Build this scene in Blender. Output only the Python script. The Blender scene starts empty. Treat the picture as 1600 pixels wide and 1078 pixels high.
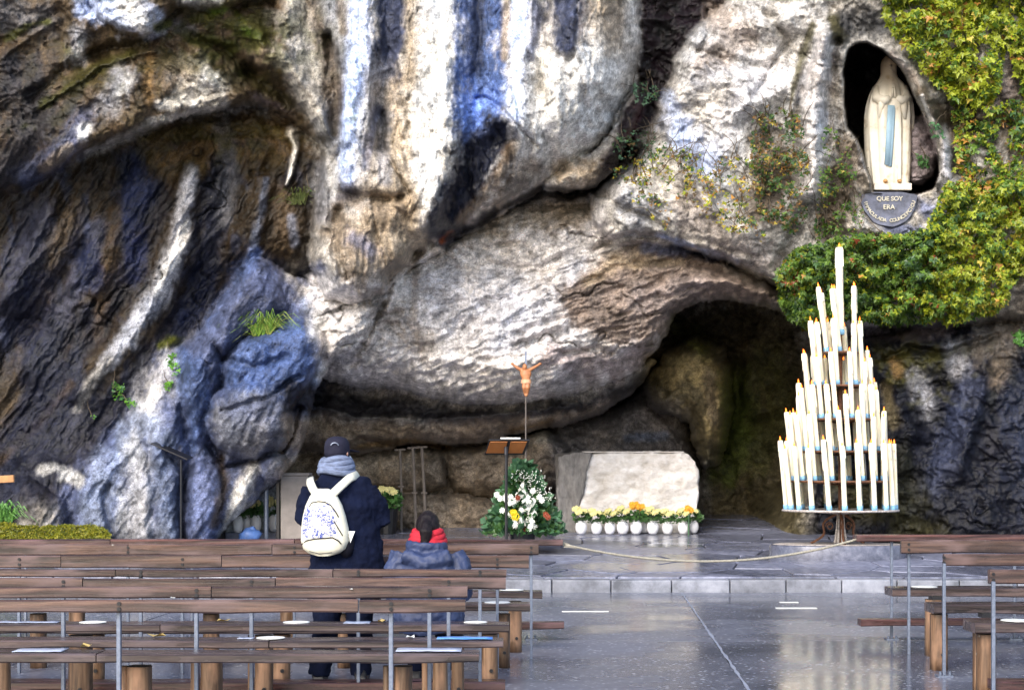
import bpy, bmesh, math, random
import numpy as np
from mathutils import Vector, Matrix, noise as mnoise
random.seed(7)
R = math.radians
S = bpy.context.scene
COL = S.collection

# ---------------------------------------------------------------- camera, sky, sun, exposure
F = 2600.0          # focal length in photo pixels (photo 1600 wide)
CH = 1.5            # eye height
HY = 737.0          # photo row of the horizon
cam = bpy.data.cameras.new('camera'); camo = bpy.data.objects.new('camera', cam); COL.objects.link(camo)
camo.location = (0, 0, CH); camo.rotation_euler = (R(90), 0, 0)
cam.sensor_width = 36; cam.lens = 36 * F / 1600; cam.shift_y = (HY - 539) / 1600
cam.clip_start = .1; cam.clip_end = 3000
S.camera = camo
W = bpy.data.worlds.new('World'); S.world = W; W.use_nodes = True
nt = W.node_tree; bg = nt.nodes['Background']
sky = nt.nodes.new('ShaderNodeTexSky'); sky.sky_type = 'NISHITA'; sky.sun_disc = False
SUN_EL, SUN_AZ = R(34), R(205)      # light comes from behind the viewer, a little from the left
sky.sun_elevation = SUN_EL; sky.sun_rotation = SUN_AZ
sky.air_density = 1.0; sky.dust_density = 2.0
nt.links.new(sky.outputs[0], bg.inputs[0]); bg.inputs[1].default_value = 0.15
sun = bpy.data.lights.new('sun', 'SUN'); sun.energy = 1.5; sun.angle = R(30); sun.color = (1, .95, .87)
suno = bpy.data.objects.new('sun', sun); COL.objects.link(suno)
sd = Vector((math.sin(SUN_AZ) * math.cos(SUN_EL), math.cos(SUN_AZ) * math.cos(SUN_EL), math.sin(SUN_EL)))
suno.rotation_euler = sd.to_track_quat('Z', 'Y').to_euler(); suno.location = (0, -5, 20)
S.view_settings.view_transform = 'Standard'; S.view_settings.look = 'None'
S.view_settings.gamma = 1; S.view_settings.use_curve_mapping = False
S.view_settings.exposure = 1.25
S.render.engine = 'CYCLES'

# ---------------------------------------------------------------- helpers
def P(px, py, d): return Vector(((px - 800) / F * d, d, CH + (HY - py) / F * d))
def PX(px, d): return (px - 800) / F * d
def PZ(py, d): return CH + (HY - py) / F * d
def floor_z(d): return 0.0 if d < 20.75 else .15 + (d - 20.75) * .0526

def tag(o, label=None, cat=None, group=None, kind=None):
    if label: o['label'] = label
    if cat: o['category'] = cat
    if group: o['group'] = group
    if kind: o['kind'] = kind
    return o
def empty(name, loc, rz=0):
    o = bpy.data.objects.new(name, None); COL.objects.link(o); o.location = loc; o.rotation_euler = (0, 0, rz)
    o.empty_display_size = .1
    return o
def link(name, me, mat=None, parent=None, smooth=False):
    if mat is not None and not me.materials: me.materials.append(mat)
    if smooth: me.polygons.foreach_set('use_smooth', [True] * len(me.polygons))
    o = bpy.data.objects.new(name, me); COL.objects.link(o)
    if parent is not None:
        o.parent = parent
    return o
def copy_tree(o, parent=None):
    c = o.copy(); COL.objects.link(c); c.parent = parent
    for ch in list(o.children): copy_tree(ch, c)
    return c

class MB:
    """collects shapes into one mesh; coordinates are local to the parent"""
    def __init__(s): s.v = []; s.f = []
    def add(s, vs, fs):
        n = len(s.v); s.v += [tuple(v) for v in vs]; s.f += [tuple(i + n for i in f) for f in fs]; return s
    def box(s, c, size, rot=None):
        x, y, z = size[0] / 2, size[1] / 2, size[2] / 2
        m = rot if rot is not None else Matrix.Identity(3)
        c = Vector(c)
        vs = [c + m @ Vector(p) for p in ((-x,-y,-z),(x,-y,-z),(x,y,-z),(-x,y,-z),(-x,-y,z),(x,-y,z),(x,y,z),(-x,y,z))]
        return s.add(vs, [(0,3,2,1),(4,5,6,7),(0,1,5,4),(1,2,6,5),(2,3,7,6),(3,0,4,7)])
    def tube(s, pts, rad, seg=10, cap=True, flat=None):
        """rad: number, list of numbers or list of (r_side, r_up) pairs"""
        pts = [Vector(p) for p in pts]; n = len(pts)
        if not isinstance(rad, (list, tuple)): rad = [rad] * n
        rad = [r if isinstance(r, (list, tuple)) else (r, r) for r in rad]
        t0 = (pts[1] - pts[0]).normalized()
        ref = Vector(flat) if flat else (Vector((0, 0, 1)) if abs(t0.z) < .9 else Vector((0, 1, 0)))
        vs = []
        for i, p in enumerate(pts):
            t = (pts[min(i + 1, n - 1)] - pts[max(i - 1, 0)]).normalized()
            a = t.cross(ref)
            if a.length < 1e-4: a = t.cross(Vector((1, 0, 0)))
            a.normalize(); b = a.cross(t).normalized()
            if not flat: ref = b
            for k in range(seg):
                w = 2 * math.pi * k / seg
                vs.append(p + a * (math.cos(w) * rad[i][0]) + b * (math.sin(w) * rad[i][1]))
        fs = []
        for i in range(n - 1):
            for k in range(seg):
                k2 = (k + 1) % seg
                fs.append((i*seg+k, i*seg+k2, (i+1)*seg+k2, (i+1)*seg+k))
        if cap:
            fs.append(tuple(range(seg))[::-1]); fs.append(tuple((n-1)*seg + k for k in range(seg)))
        return s.add(vs, fs)
    def lathe(s, prof, c=(0, 0, 0), seg=16, sx=1, sy=1, fn=None):
        c = Vector(c); vs = []; n = len(prof)
        for i, (r, z) in enumerate(prof):
            for k in range(seg):
                w = 2 * math.pi * k / seg
                rr = r * (fn(w, z) if fn else 1)
                vs.append(c + Vector((math.cos(w) * rr * sx, math.sin(w) * rr * sy, z)))
        fs = []
        for i in range(n - 1):
            for k in range(seg):
                k2 = (k + 1) % seg
                fs.append((i*seg+k, i*seg+k2, (i+1)*seg+k2, (i+1)*seg+k))
        fs.append(tuple(range(seg))[::-1]); fs.append(tuple((n-1)*seg + k for k in range(seg)))
        return s.add(vs, fs)
    def ball(s, c, r, seg=10, rings=6):
        rx, ry, rz = r if isinstance(r, (list, tuple)) else (r, r, r)
        prof = [(max(1e-3, math.sin(math.pi * i / rings)), -math.cos(math.pi * i / rings) * rz) for i in range(rings + 1)]
        return s.lathe(prof, c, seg, rx, ry)
    def mesh(s, name='m'):
        me = bpy.data.meshes.new(name); me.from_pydata(s.v, [], s.f); me.update(); return me
    def build(s, name, mat, parent=None, smooth=False, bevel=0, remesh=0, disp=0, dscale=4, smooth_it=0):
        me = s.mesh(name)
        o = link(name, me, mat, parent, smooth)
        if remesh:
            m = o.modifiers.new('r', 'REMESH'); m.mode = 'VOXEL'; m.voxel_size = remesh
            if smooth_it:
                m = o.modifiers.new('s', 'SMOOTH'); m.iterations = smooth_it; m.factor = .6
            bpy.context.view_layer.update()
            dg = bpy.context.evaluated_depsgraph_get()
            me2 = bpy.data.meshes.new_from_object(o.evaluated_get(dg))
            o.modifiers.clear(); o.data = me2
            if not me2.materials: me2.materials.append(mat)
            me2.polygons.foreach_set('use_smooth', [True] * len(me2.polygons))
        if disp:
            me2 = o.data
            for v, nrm in [(v, v.normal.copy()) for v in me2.vertices]:
                v.co += nrm * disp * (mnoise.fractal(v.co * dscale, .6, 2.1, 4))
            me2.update()
        if bevel:
            m = o.modifiers.new('b', 'BEVEL'); m.width = bevel; m.segments = 2; m.limit_method = 'ANGLE'
        return o

def nodes_of(name):
    m = bpy.data.materials.new(name); m.use_nodes = True
    n = m.node_tree; b = n.nodes['Principled BSDF']
    return m, n, b
def N(n, t, **kw):
    x = n.nodes.new('ShaderNode' + t)
    for k, v in kw.items():
        if k in x.inputs.keys(): x.inputs[k].default_value = v
        else: setattr(x, k, v)
    return x
def ramp(n, src, stops):
    r = n.nodes.new('ShaderNodeValToRGB'); e = r.color_ramp.elements
    while len(e) < len(stops): e.new(.5)
    for i, (p, c) in enumerate(stops):
        e[i].position = p; e[i].color = (*c, 1) if len(c) == 3 else c
    n.links.new(src, r.inputs[0]); return r
def mixc(n, fac, a, b, mode='MIX'):
    m = n.nodes.new('ShaderNodeMix'); m.data_type = 'RGBA'; m.blend_type = mode
    for i, s_ in ((0, fac), (6, a), (7, b)):
        if isinstance(s_, (int, float)): m.inputs[i].default_value = s_
        elif isinstance(s_, tuple): m.inputs[i].default_value = (*s_, 1) if len(s_) == 3 else s_
        else: n.links.new(s_, m.inputs[i])
    return m.outputs[2]
def bump(n, b, src, strength, dist, prev=None):
    x = n.nodes.new('ShaderNodeBump'); x.inputs['Strength'].default_value = strength; x.inputs['Distance'].default_value = dist
    n.links.new(src, x.inputs['Height'])
    if prev is not None: n.links.new(prev, x.inputs['Normal'])
    n.links.new(x.outputs[0], b.inputs['Normal']); return x.outputs[0]
def obj_co(n, scale=(1, 1, 1)):
    t = n.nodes.new('ShaderNodeTexCoord'); m = n.nodes.new('ShaderNodeMapping'); m.inputs['Scale'].default_value = scale
    n.links.new(t.outputs['Object'], m.inputs[0]); return m.outputs[0]
def mat(name, c, rough=.6, metal=0, var=.25, nscale=12, bmp=.2, bdist=.01, c2=None, coords=(1, 1, 1), rand=.0):
    """plain material with mottled colour and a little relief"""
    m, n, b = nodes_of(name)
    co = obj_co(n, coords)
    t = N(n, 'TexNoise', Scale=nscale, Detail=6.0, Roughness=.65); n.links.new(co, t.inputs['Vector'])
    c2 = c2 or tuple(x * (1 - var) for x in c)
    r = ramp(n, t.outputs[0], [(.3, c2), (.7, tuple(min(1, x * (1 + var * .6)) for x in c))])
    out = r.outputs[0]
    if rand:
        oi = n.nodes.new('ShaderNodeObjectInfo')
        rr = ramp(n, oi.outputs['Random'], [(0, (1 - rand,) * 3), (1, (1 + rand,) * 3)])
        out = mixc(n, 1.0, out, rr.outputs[0], 'MULTIPLY')
    n.links.new(out, b.inputs['Base Color'])
    b.inputs['Roughness'].default_value = rough; b.inputs['Metallic'].default_value = metal
    if bmp: bump(n, b, t.outputs[0], bmp, bdist)
    return m

# ---------------------------------------------------------------- numpy noise
_rng = np.random.RandomState(3)
_perm = _rng.permutation(256).astype(np.int32); _perm = np.concatenate([_perm, _perm])
_ga = np.linspace(0, 2 * np.pi, 16, endpoint=False); _gx = np.cos(_ga).astype(np.float32); _gy = np.sin(_ga).astype(np.float32)
def perlin(x, y, seed=0):
    xi = np.floor(x).astype(np.int32); yi = np.floor(y).astype(np.int32)
    xf = (x - xi).astype(np.float32); yf = (y - yi).astype(np.float32)
    u = xf*xf*xf*(xf*(xf*6-15)+10); v = yf*yf*yf*(yf*(yf*6-15)+10)
    def g(ix, iy, dx, dy):
        h = _perm[(_perm[(ix + seed * 17) & 255] + iy + seed * 31) & 255] & 15
        return _gx[h] * dx + _gy[h] * dy
    a = g(xi, yi, xf, yf); b = g(xi+1, yi, xf-1, yf); c = g(xi, yi+1, xf, yf-1); d = g(xi+1, yi+1, xf-1, yf-1)
    return (a + u*(b-a)) * (1-v) + (c + u*(d-c)) * v
def fbm(x, y, o=5, seed=0, gain=.5, ridged=False):
    s = 0; a = 1.0; t = 0
    for i in range(o):
        n_ = perlin(x, y, seed + i)
        if ridged: n_ = 1 - np.abs(n_) * 2.2
        s = s + a * n_; t += a; a *= gain; x = x * 2.03 + 7.1; y = y * 2.03 + 3.7
    return s / t
# ---------------------------------------------------------------- the cliff: a relief in real depth, metres from the viewpoint
gx = np.concatenate([np.arange(-900, -40, 20), np.arange(-40, 1640, 2.0), np.arange(1640, 2501, 20)])
gy = np.concatenate([np.arange(-900, -30, 20), np.arange(-30, 880, 2.0), np.arange(880, 901, 10)])
GX, GY = np.meshgrid(gx, gy); GX = GX.astype(np.float32); GY = GY.astype(np.float32)
# a little wandering so no outline is clean
WX = GX + 16 * fbm(GX / 95, GY / 95, 4, 11) + 6 * fbm(GX / 17, GY / 17, 3, 21)
WY = GY + 16 * fbm(GX / 95, GY / 95, 4, 15) + 6 * fbm(GX / 17, GY / 17, 3, 25)
def sstep(a, b, x):
    t = np.clip((x - a) / (b - a), 0, 1); return t * t * (3 - 2 * t)
cx_ = np.arange(-960, 2561, 6.0); cy_ = np.arange(-960, 961, 6.0)
def bil(A, x, y):
    fx = np.clip((x - cx_[0]) / 6.0, 0, len(cx_) - 1.001); fy = np.clip((y - cy_[0]) / 6.0, 0, len(cy_) - 1.001)
    i = fx.astype(int); j = fy.astype(int); u = fx - i; v = fy - j
    return (A[j, i]*(1-u) + A[j, i+1]*u)*(1-v) + (A[j+1, i]*(1-u) + A[j+1, i+1]*u)*v
def sdf(poly, x=None, y=None):
    """signed distance (inside positive), in relief units"""
    pts = np.array(poly, dtype=np.float32)
    X, Y = np.meshgrid(cx_, cy_); best = np.full(X.shape, 1e9, np.float32); ins = np.zeros(X.shape, bool)
    for k in range(len(pts)):
        ax, ay = pts[k]; bx, by = pts[(k + 1) % len(pts)]
        dx, dy = bx - ax, by - ay; L = dx*dx + dy*dy + 1e-9
        t = np.clip(((X-ax)*dx + (Y-ay)*dy) / L, 0, 1)
        best = np.minimum(best, (X-ax-t*dx)**2 + (Y-ay-t*dy)**2)
        if ay != by:
            c = ((ay > Y) != (by > Y)) & (X < (bx-ax)*(Y-ay)/(by-ay) + ax); ins ^= c
    d = np.sqrt(best); d[~ins] *= -1
    return bil(d, WX if x is None else x, WY if y is None else y)
def pdist(pts, widths=None, wx=None, wy=None):
    """distance to a polyline divided by its local width"""
    X = WX if wx is None else wx; Y = WY if wy is None else wy
    best = np.full(X.shape, 99.0, np.float32)
    if widths is None: widths = [1] * len(pts)
    if not isinstance(widths, (list, tuple)): widths = [widths] * len(pts)
    mw = max(widths) * 4
    for k in range(len(pts) - 1):
        ax, ay = pts[k]; bx, by = pts[k + 1]
        i0 = np.searchsorted(gx, min(ax, bx) - mw - 25); i1 = np.searchsorted(gx, max(ax, bx) + mw + 25)
        j0 = np.searchsorted(gy, min(ay, by) - mw - 25); j1 = np.searchsorted(gy, max(ay, by) + mw + 25)
        if i1 <= i0 or j1 <= j0: continue
        x = X[j0:j1, i0:i1]; y = Y[j0:j1, i0:i1]
        dx, dy = bx - ax, by - ay; L = dx*dx + dy*dy + 1e-9
        t = np.clip(((x-ax)*dx + (y-ay)*dy) / L, 0, 1)
        q = np.sqrt((x-ax-t*dx)**2 + (y-ay-t*dy)**2) / (widths[k]*(1-t) + widths[k+1]*t)
        best[j0:j1, i0:i1] = np.minimum(best[j0:j1, i0:i1], q)
    return best

def scatter(cp, power=3):
    num = 0; den = 0
    for (x, y, v) in cp:
        w = 1 / (((GX-x)**2 + (GY-y)**2) / 1e4 + .08) ** power
        num = num + w * v; den = den + w
    return num / den
D = scatter([(0,350,25.1),(200,300,25.2),(420,220,25.3),(0,600,25.4),(200,600,25.3),(0,840,25.0),(200,840,24.9),(350,600,26.4),
    (430,840,28.0),(400,810,27.6),(520,680,28.6),(700,700,29.2),(900,700,29.6),(1000,650,30.5),(1100,560,31.5),(1200,600,31.5),(1100,760,31),
    (700,830,29.3),(520,830,28.6),(930,780,30),(1230,700,31),(1230,560,31),(1350,560,26.4),(1500,560,26),(1450,750,25.4),(1600,800,24.8),(1310,700,26.6),(1310,800,27),
    (1600,500,25.7),(1000,100,24.75),(1040,30,24.7),(1090,-60,24.6),(1000,190,24.7),(960,260,25.6),(930,150,24.9),(700,0,27),(300,0,27),(-400,400,26.5),(-400,800,25),(2000,600,25.5),(2000,100,25.5),(300,-500,27),(1500,-500,27)])
def layer(poly, a, sx, sy, c, E, w, bulge=0, edge_pow=.5):
    """a rock body: mean depth a, slopes per 100 units, rounded rim of width w that falls back by E"""
    global D
    s = sdf(poly)
    t = np.clip(s / w, 0, 1)
    d = a + sx*(GX-c[0])/100 + sy*(GY-c[1])/100 + E * (1 - (1-(1-t)**2)**edge_pow) - bulge * (1 - np.exp(-np.clip(s, 0, None) / (w*1.6)))
    D = np.where(s > 0, np.minimum(D, d), D)
    return s
# stratum low in the cave wall
layer([(440,590),(1030,560),(1005,600),(955,640),(865,668),(770,690),(700,698),(640,694),(560,712),(440,700)], 27.5,0,0,(700,640), .9, 26, .3)
layer([(440,700),(560,706),(640,700),(700,708),(700,760),(640,775),(560,768),(440,770)], 28.5,0,0,(600,720), .5, 22, .2)
layer([(690,702),(770,694),(860,672),(900,700),(880,760),(800,780),(710,770)], 28.6,0,0,(800,720), .5, 26, .3)
layer([(480,775),(700,770),(860,790),(860,850),(480,850)], 28.3,0,0,(700,800), .5, 22, .2)
layer([(1005,600),(1040,548),(1090,525),(1130,540),(1146,600),(1142,660),(1125,720),(1100,735),(1075,660),(1010,640)], 28.0,0,0,(1080,620), 1.2, 40, .5)
layer([(860,660),(960,640),(1010,600),(1070,650),(1095,720),(1100,850),(860,850)], 29.2,.2,0,(950,720), .9, 40, .3)
# great pale slab forming the roof of the grotto
sM = layer([(470,430),(500,590),(560,600),(640,612),(730,630),(800,632),(870,620),(940,602),(1000,578),(1035,540),(1052,490),(1110,455),(1130,300),(700,280),(500,400)],
      25.15, .05, -.06, (800,450), 1.9, 75, .45)
# tan arch over the cave mouth
sA = layer([(880,452),(915,420),(950,396),(1010,384),(1110,398),(1180,425),(1240,470),(1236,494),(1190,478),(1130,467),(1092,473),(1058,492),(1042,530),(1000,560),(930,560),(880,520)],
      25.1, -.02, .05, (1050,450), .9, 34, .3)
# upper right face with the niche
sU = layer([(925,300),(985,255),(1030,205),(1036,140),(1054,88),(1090,40),(1135,0),(1190,-60),(1300,-950),(2600,-950),(2600,500),(1700,500),(1480,512),(1380,508),(1300,520),(1240,500),(1235,462),(1150,416),(1060,384),(960,388),(928,350)],
      24.3, .02, .12, (1250,250), .9, 38, .3)
# curtain rock in the middle
sC = layer([(470,-950),(1010,-950),(1004,60),(988,140),(948,210),(895,262),(850,292),(780,336),(740,362),(700,388),(640,425),(600,455),(560,482),(505,470),(480,400),(490,330),(505,250),(470,180),(445,120),(440,0)],
      23.35, .02, -.04, (740,200), 1.7, 95, .4)
layer([(842,292),(872,264),(925,232),(965,190),(992,140),(1012,120),(1010,165),(985,220),(956,268),(930,293),(880,301)], 23.95,0,0,(920,240), .6, 26, .1)
# ledge rock upper left
sL = layer([(-950,420),(-40,330),(0,312),(60,280),(130,250),(200,220),(270,190),(350,170),(400,163),(445,182),(472,205),(512,245),(540,-950),(-950,-950)],
      24.3, .1, .18, (250,120), .9, 34, .2)
layer([(62,170),(110,130),(200,90),(243,84),(300,78),(345,112),(388,148),(358,162),(298,182),(236,200),(190,214),(130,240),(70,262),(58,210)], 23.95,.05,0,(220,150), .35, 22, .1)
layer([(120,-60),(150,32),(190,52),(226,62),(252,40),(280,10),(290,-60)], 23.2,0,0,(200,20), .7, 30, .1)
layer([(270,-60),(275,16),(340,14),(420,-5),(440,-60)], 23.5,0,0,(200,20), .5, 20, .1)
layer([(40,318),(60,298),(95,292),(125,300),(120,322),(80,334),(48,332)], 25.4,0,0,(80,310), .4, 16, .1)
layer([(150,285),(200,262),(250,270),(245,300),(190,312),(155,305)], 25.6,0,0,(200,290), .4, 16, .1)
layer([(98,60),(125,40),(152,50),(150,85),(128,108),(102,95)], 24.1,0,0,(120,70), .4, 20, .1)
layer([(425,-60),(425,70),(455,140),(500,222),(520,250),(560,200),(560,-60)], 23.5,.1,0,(500,100), .5, 24, .1)
# left foot rocks
sF = layer([(330,900),(345,842),(380,800),(438,752),(470,700),(488,640),(505,590),(520,560),(562,545),(592,500),(612,440),(600,410),(560,455),(500,450),(440,420),(395,400),(330,500),(285,535),(245,560),(215,640),(150,700),(100,760),(60,900)],
      24.7, -.1, .02, (350,650), .55, 42, .25)
layer([(345,572),(380,530),(430,508),(470,500),(502,520),(498,560),(486,605),(460,642),(430,652),(380,640),(345,620)], 23.95,-.05,0,(420,570), .5, 34, .1)
th = np.linspace(0, 2*np.pi, 18, endpoint=False)
layer([(389+70*math.cos(t), 656+64*math.sin(t)) for t in th], 23.6,0,.15,(389,655), .7, 52, .1)
layer([(404,712),(425,698),(446,712),(450,735),(436,752),(414,748),(404,732)], 24.1,0,0,(425,725), .4, 20, .05)
layer([(110,850),(60,900),(-950,900),(-950,700),(-40,770),(40,745),(100,780)], 24.6,0,0,(0,800), .4, 40, .1)
layer([(120,720),(190,690),(240,640),(300,640),(340,700),(330,860),(110,860)], 24.35,0,-.05,(230,760), .4, 50, .1)
layer([(505,490),(560,470),(598,470),(585,520),(560,550),(515,560),(500,530)], 24.1,0,0,(540,510), .7, 30, .1)
layer([(508,345),(545,325),(600,322),(650,350),(658,385),(640,412),(605,440),(568,464),(525,452),(500,410)], 23.15,0,-.1,(580,390), .8, 46, .1)
layer([(600,170),(655,175),(660,300),(640,330),(606,318)], 23.0,0,-.05,(630,250), .10, 14, .03)
layer([(355,470),(400,430),(440,440),(455,480),(420,510),(385,530),(350,560),(330,540)], 24.25,0,0,(390,490), .4, 26, .1)
layer([(290,560),(335,530),(350,575),(335,640),(322,700),(290,690),(278,620)], 24.2,0,0,(310,620), .4, 24, .1)
layer([(215,700),(260,690),(280,740),(285,860),(205,860)], 24.0,0,-.05,(240,780), .35, 30, .1)
layer([(295,715),(335,730),(345,780),(330,860),(290,860)], 24.0,0,-.05,(310,790), .35, 24, .1)
# right wall under the ivy
layer([(1350,530),(1440,505),(1700,498),(2600,498),(2600,900),(1360,900),(1370,760),(1330,640)], 25.0,-.05,.05,(1480,650), .8, 40, .2)
layer([(1480,590),(1600,560),(1700,560),(1700,900),(1420,900),(1440,740)], 24.7,-.05,0,(1500,700), .5, 40, .2)

# niche: a pocket cut into the face
NICHE = [(1322,78),(1336,66),(1354,64),(1383,78),(1406,100),(1424,132),(1440,168),(1456,205),(1468,240),(1470,272),(1460,298),(1430,308),(1360,304),(1356,280),(1346,244),(1334,218),(1322,200),(1316,160),(1316,110)]
fy1 = GX + 3*fbm(GX/30, GY/30, 3, 5); fy2 = GY + 3*fbm(GX/30, GY/30, 3, 9)
sN = sdf(NICHE, fy1, fy2)
D = np.where(sN > 0, D + 2.0*sstep(0, 9, sN) + .5*sstep(5, 40, sN), D)
# loose boulder inside the niche, behind the statue
sB = sdf([(1420,180),(1446,178),(1462,205),(1468,240),(1460,275),(1440,292),(1418,288),(1412,230)], fy1, fy2)
D = np.where(sB > 0, np.minimum(D, 24.85 + .5*(1-np.sqrt(1-(1-np.clip(sB/22,0,1))**2))), D)
# sill the statue stands on
D = np.where((sdf([(1352,302),(1430,302),(1436,322),(1420,345),(1390,356),(1362,345),(1346,322)], fy1, fy2) > 0), 24.1, D)

# ridges (+ = towards us) and cracks (-): points, width, metres
def ridge(pts, w, amp, soft=2.0):
    global D
    q = pdist(pts, w); D = D - amp * np.exp(-(q*q) / soft * 1.2)
for pts, w, a in [
    ([(568,-40),(562,80),(548,190),(540,290)], [22,22,20,14], .26), ([(672,-40),(676,80),(690,170),(684,260),(662,350)], [30,34,34,26,16], .34),
    ([(800,-40),(808,90),(800,190)], [24,24,16], .18), ([(900,-40),(905,80),(900,180)], [44,50,40], .4),
    ([(612,-40),(610,60),(596,140),(598,230)], [14,14,12,9], -.3), ([(750,-40),(752,60),(752,150),(735,240)], [20,20,18,14], -.22),
    ([(855,-40),(850,60),(842,140)], [12,12,9], -.3), ([(780,215),(740,270),(705,330)], [14,20,14], -.35),
    ([(1296,60),(1276,140),(1268,220),(1268,300)], [14,17,19,13], .75), ([(1285,62),(1258,110),(1240,170)], [7,8,6], .22),
    ([(1308,66),(1294,150),(1290,230)], [5,6,5], -.35), ([(1276,70),(1254,130),(1246,200)], [5,6,6], -.35),
    ([(1395,84),(1430,120),(1455,170),(1478,225),(1486,300)], [8,9,8,8,10], .35),
    ([(1480,120),(1495,190),(1500,260)], [14,14,14], -.3),
    ([(1040,170),(1048,230),(1080,280),(1120,330)], [9,10,9,8], .2), ([(1075,70),(1130,95),(1200,100)], [4,4,4], -.14),
    ([(1060,150),(1120,130),(1180,160),(1240,130)], [18,20,18,14], .18), ([(1090,90),(1110,60),(1100,20)], [3,3,3], -.14),
    ([(1200,20),(1230,60),(1200,110),(1180,150)], [5,6,5,5], -.2), ([(930,300),(975,330),(1035,355),(1050,375)], [4,4,4,4], -.2),
    ([(930,388),(975,372),(1030,372),(1090,390),(1150,414),(1226,452)], [4,4,5,4,4,4], -.3),
    ([(1025,362),(1060,378),(1110,390),(1160,408)], [5,5,5,5], .2),
    ([(300,270),(282,340),(275,392),(250,450),(205,520),(165,565),(120,620)], [12,14,18,18,16,12,10], .22),
    ([(410,280),(392,420),(350,500),(300,590),(250,690)], [12,14,16,18,18], .22), ([(355,280),(330,400),(270,510),(200,610),(110,720)], [14,18,18,16,16], -.1),
    ([(230,280),(190,380),(120,480),(50,580)], [16,18,18,16], .12), ([(170,300),(120,400),(50,500),(0,560)], [12,12,12,12], -.1), ([(80,330),(40,420),(0,480)], [14,14,14], .2),
    ([(456,208),(462,230),(454,262),(449,286)], [7,5,4,3], .22), ([(512,60),(524,130),(522,210)], [8,12,8], -.4), ([(600,175),(606,240),(640,300)], [3,3,3], -.2), ([(745,150),(772,160),(800,190),(835,230)], [2.5,2.5,2.5,2.5], -.12), ([(540,300),(580,312),(625,305)], [7,8,5], -.35), ([(860,70),(885,95),(900,80)], [4,4,3], -.15), ([(505,250),(512,300),(508,350)], [6,6,6], .3), ([(530,330),(522,380),(540,430)], [5,6,5], -.25), ([(390,105),(430,140),(470,180),(504,226)], [9,10,10,7], -.4),
    ([(440,85),(480,150),(508,215)], [10,11,9], .3), ([(65,165),(120,126),(200,86),(245,80)], [3,4,4,4], .12),
    ([(45,150),(100,112),(180,78),(240,66)], [8,8,8,8], -.22), ([(0,90),(50,55),(90,30)], [5,5,5], .12),
    ([(300,80),(345,112),(372,140)], [5,5,6], .15), ([(350,20),(400,60),(420,110)], [14,12,10], .2), ([(300,60),(350,80),(390,112)], [5,6,6], -.2),
    ([(645,392),(700,372),(745,350),(790,322),(850,294),(890,302),(930,296)], [9,10,9,8,6,5,5], -.5), ([(610,430),(640,412),(655,395)], [6,8,6], -.5),
    ([(620,440),(608,480),(590,525),(565,560)], [5,5,5,5], .2), ([(648,440),(640,500),(655,560),(690,600)], [5,6,6,4], -.12),
    ([(330,700),(345,730),(400,722),(440,700),(468,640)], [4,4,4,4,4], -.3), ([(280,640),(300,700),(285,760),(282,840)], [5,6,5,5], -.22),
    ([(395,745),(370,790),(350,840)], [9,10,8], .22), ([(230,700),(240,760),(235,850)], [6,7,8], -.18), ([(170,760),(165,800),(175,850)], [4,4,4], -.18),
    ([(350,640),(420,620),(470,590)], [3,3,3], -.14), ([(340,560),(400,575),(450,555)], [5,5,4], -.12),
    ([(930,500),(990,470),(1060,440),(1130,436),(1200,458)], [5,5,5,5,5], .12), ([(905,450),(960,420),(1040,405),(1130,420)], [4,5,5,4], -.12),
    ([(880,555),(940,545),(985,565),(1020,540)], [4,5,5,4], -.14), ([(760,500),(820,470),(900,455),(960,440)], [8,9,9,7], .12), ([(700,430),(760,412),(840,420),(900,400)], [5,6,6,5], -.1),
    ([(560,690),(640,700),(700,704),(770,690),(860,668)], [4,4,4,4,4], -.3), ([(480,640),(620,655),(760,650),(900,630)], [5,6,6,5], .2),
    ([(1150,570),(1150,640),(1120,700)], [9,9,9], -.4), ([(1380,560),(1420,545),(1480,550),(1560,530)], [5,5,5,5], -.25), ([(1400,600),(1420,680),(1400,760)], [12,14,12], .2),
    ([(1340,560),(1330,640),(1345,720)], [9,9,9], -.25), ([(1540,560),(1525,640),(1500,740)], [8,9,9], .15), ([(700,560),(760,575),(840,560),(900,570)], [7,9,9,7], .12),
    ([(1340,210),(1360,260),(1372,310)], [7,9,9], .25), ([(1300,250),(1310,320),(1340,370)], [12,14,14], .2), ([(1255,330),(1235,380),(1220,420)], [8,8,8], -.2)]:
    ridge(pts, w, a)

# relief noise; strata run differently on every body
def rot(x, y, deg, ax, ay):
    a = math.radians(deg); c, s_ = math.cos(a), math.sin(a)
    return (x*c + y*s_) / ax, (-x*s_ + y*c) / ay
u, v = rot(WX, WY, -20, 130, 20); nM = fbm(u, v, 5, 31, .55, True)
u, v = rot(WX, WY, 90, 150, 26); nC = fbm(u, v, 5, 37, .55)
u, v = rot(WX, WY, 122, 130, 30); nW = fbm(u, v, 5, 43, .58, True)
u, v = rot(WX, WY, -10, 120, 80); nG = fbm(u, v, 6, 49, .5, True)
nB = fbm(GX / 260, GY / 260, 3, 57); nF = fbm(GX / 14, GY / 14, 4, 61, .6); nK = fbm(WX / 60, WY / 60, 5, 67, .6, True)
mM = sstep(-5, 30, np.maximum(sM, sA)) * (1 - sstep(-5, 15, sC)) * (1 - sstep(-5, 15, sU)); mC = sstep(-5, 40, sC)
mW = sstep(560, 420, GX) * sstep(180, 260, GY) * (1 - mC)
mG = np.clip(1 - mM - mC - mW, 0, 1)
D = D - .18 * (nM - .45) * mM - .26 * nC * mC - .17 * (nW - .45) * mW - .26 * (nG - .45) * mG
def terr(n_, k, sh_=.8):
    q = n_ * k; f = np.floor(q); return (f + sstep(sh_, 1, q - f)) / k
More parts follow.
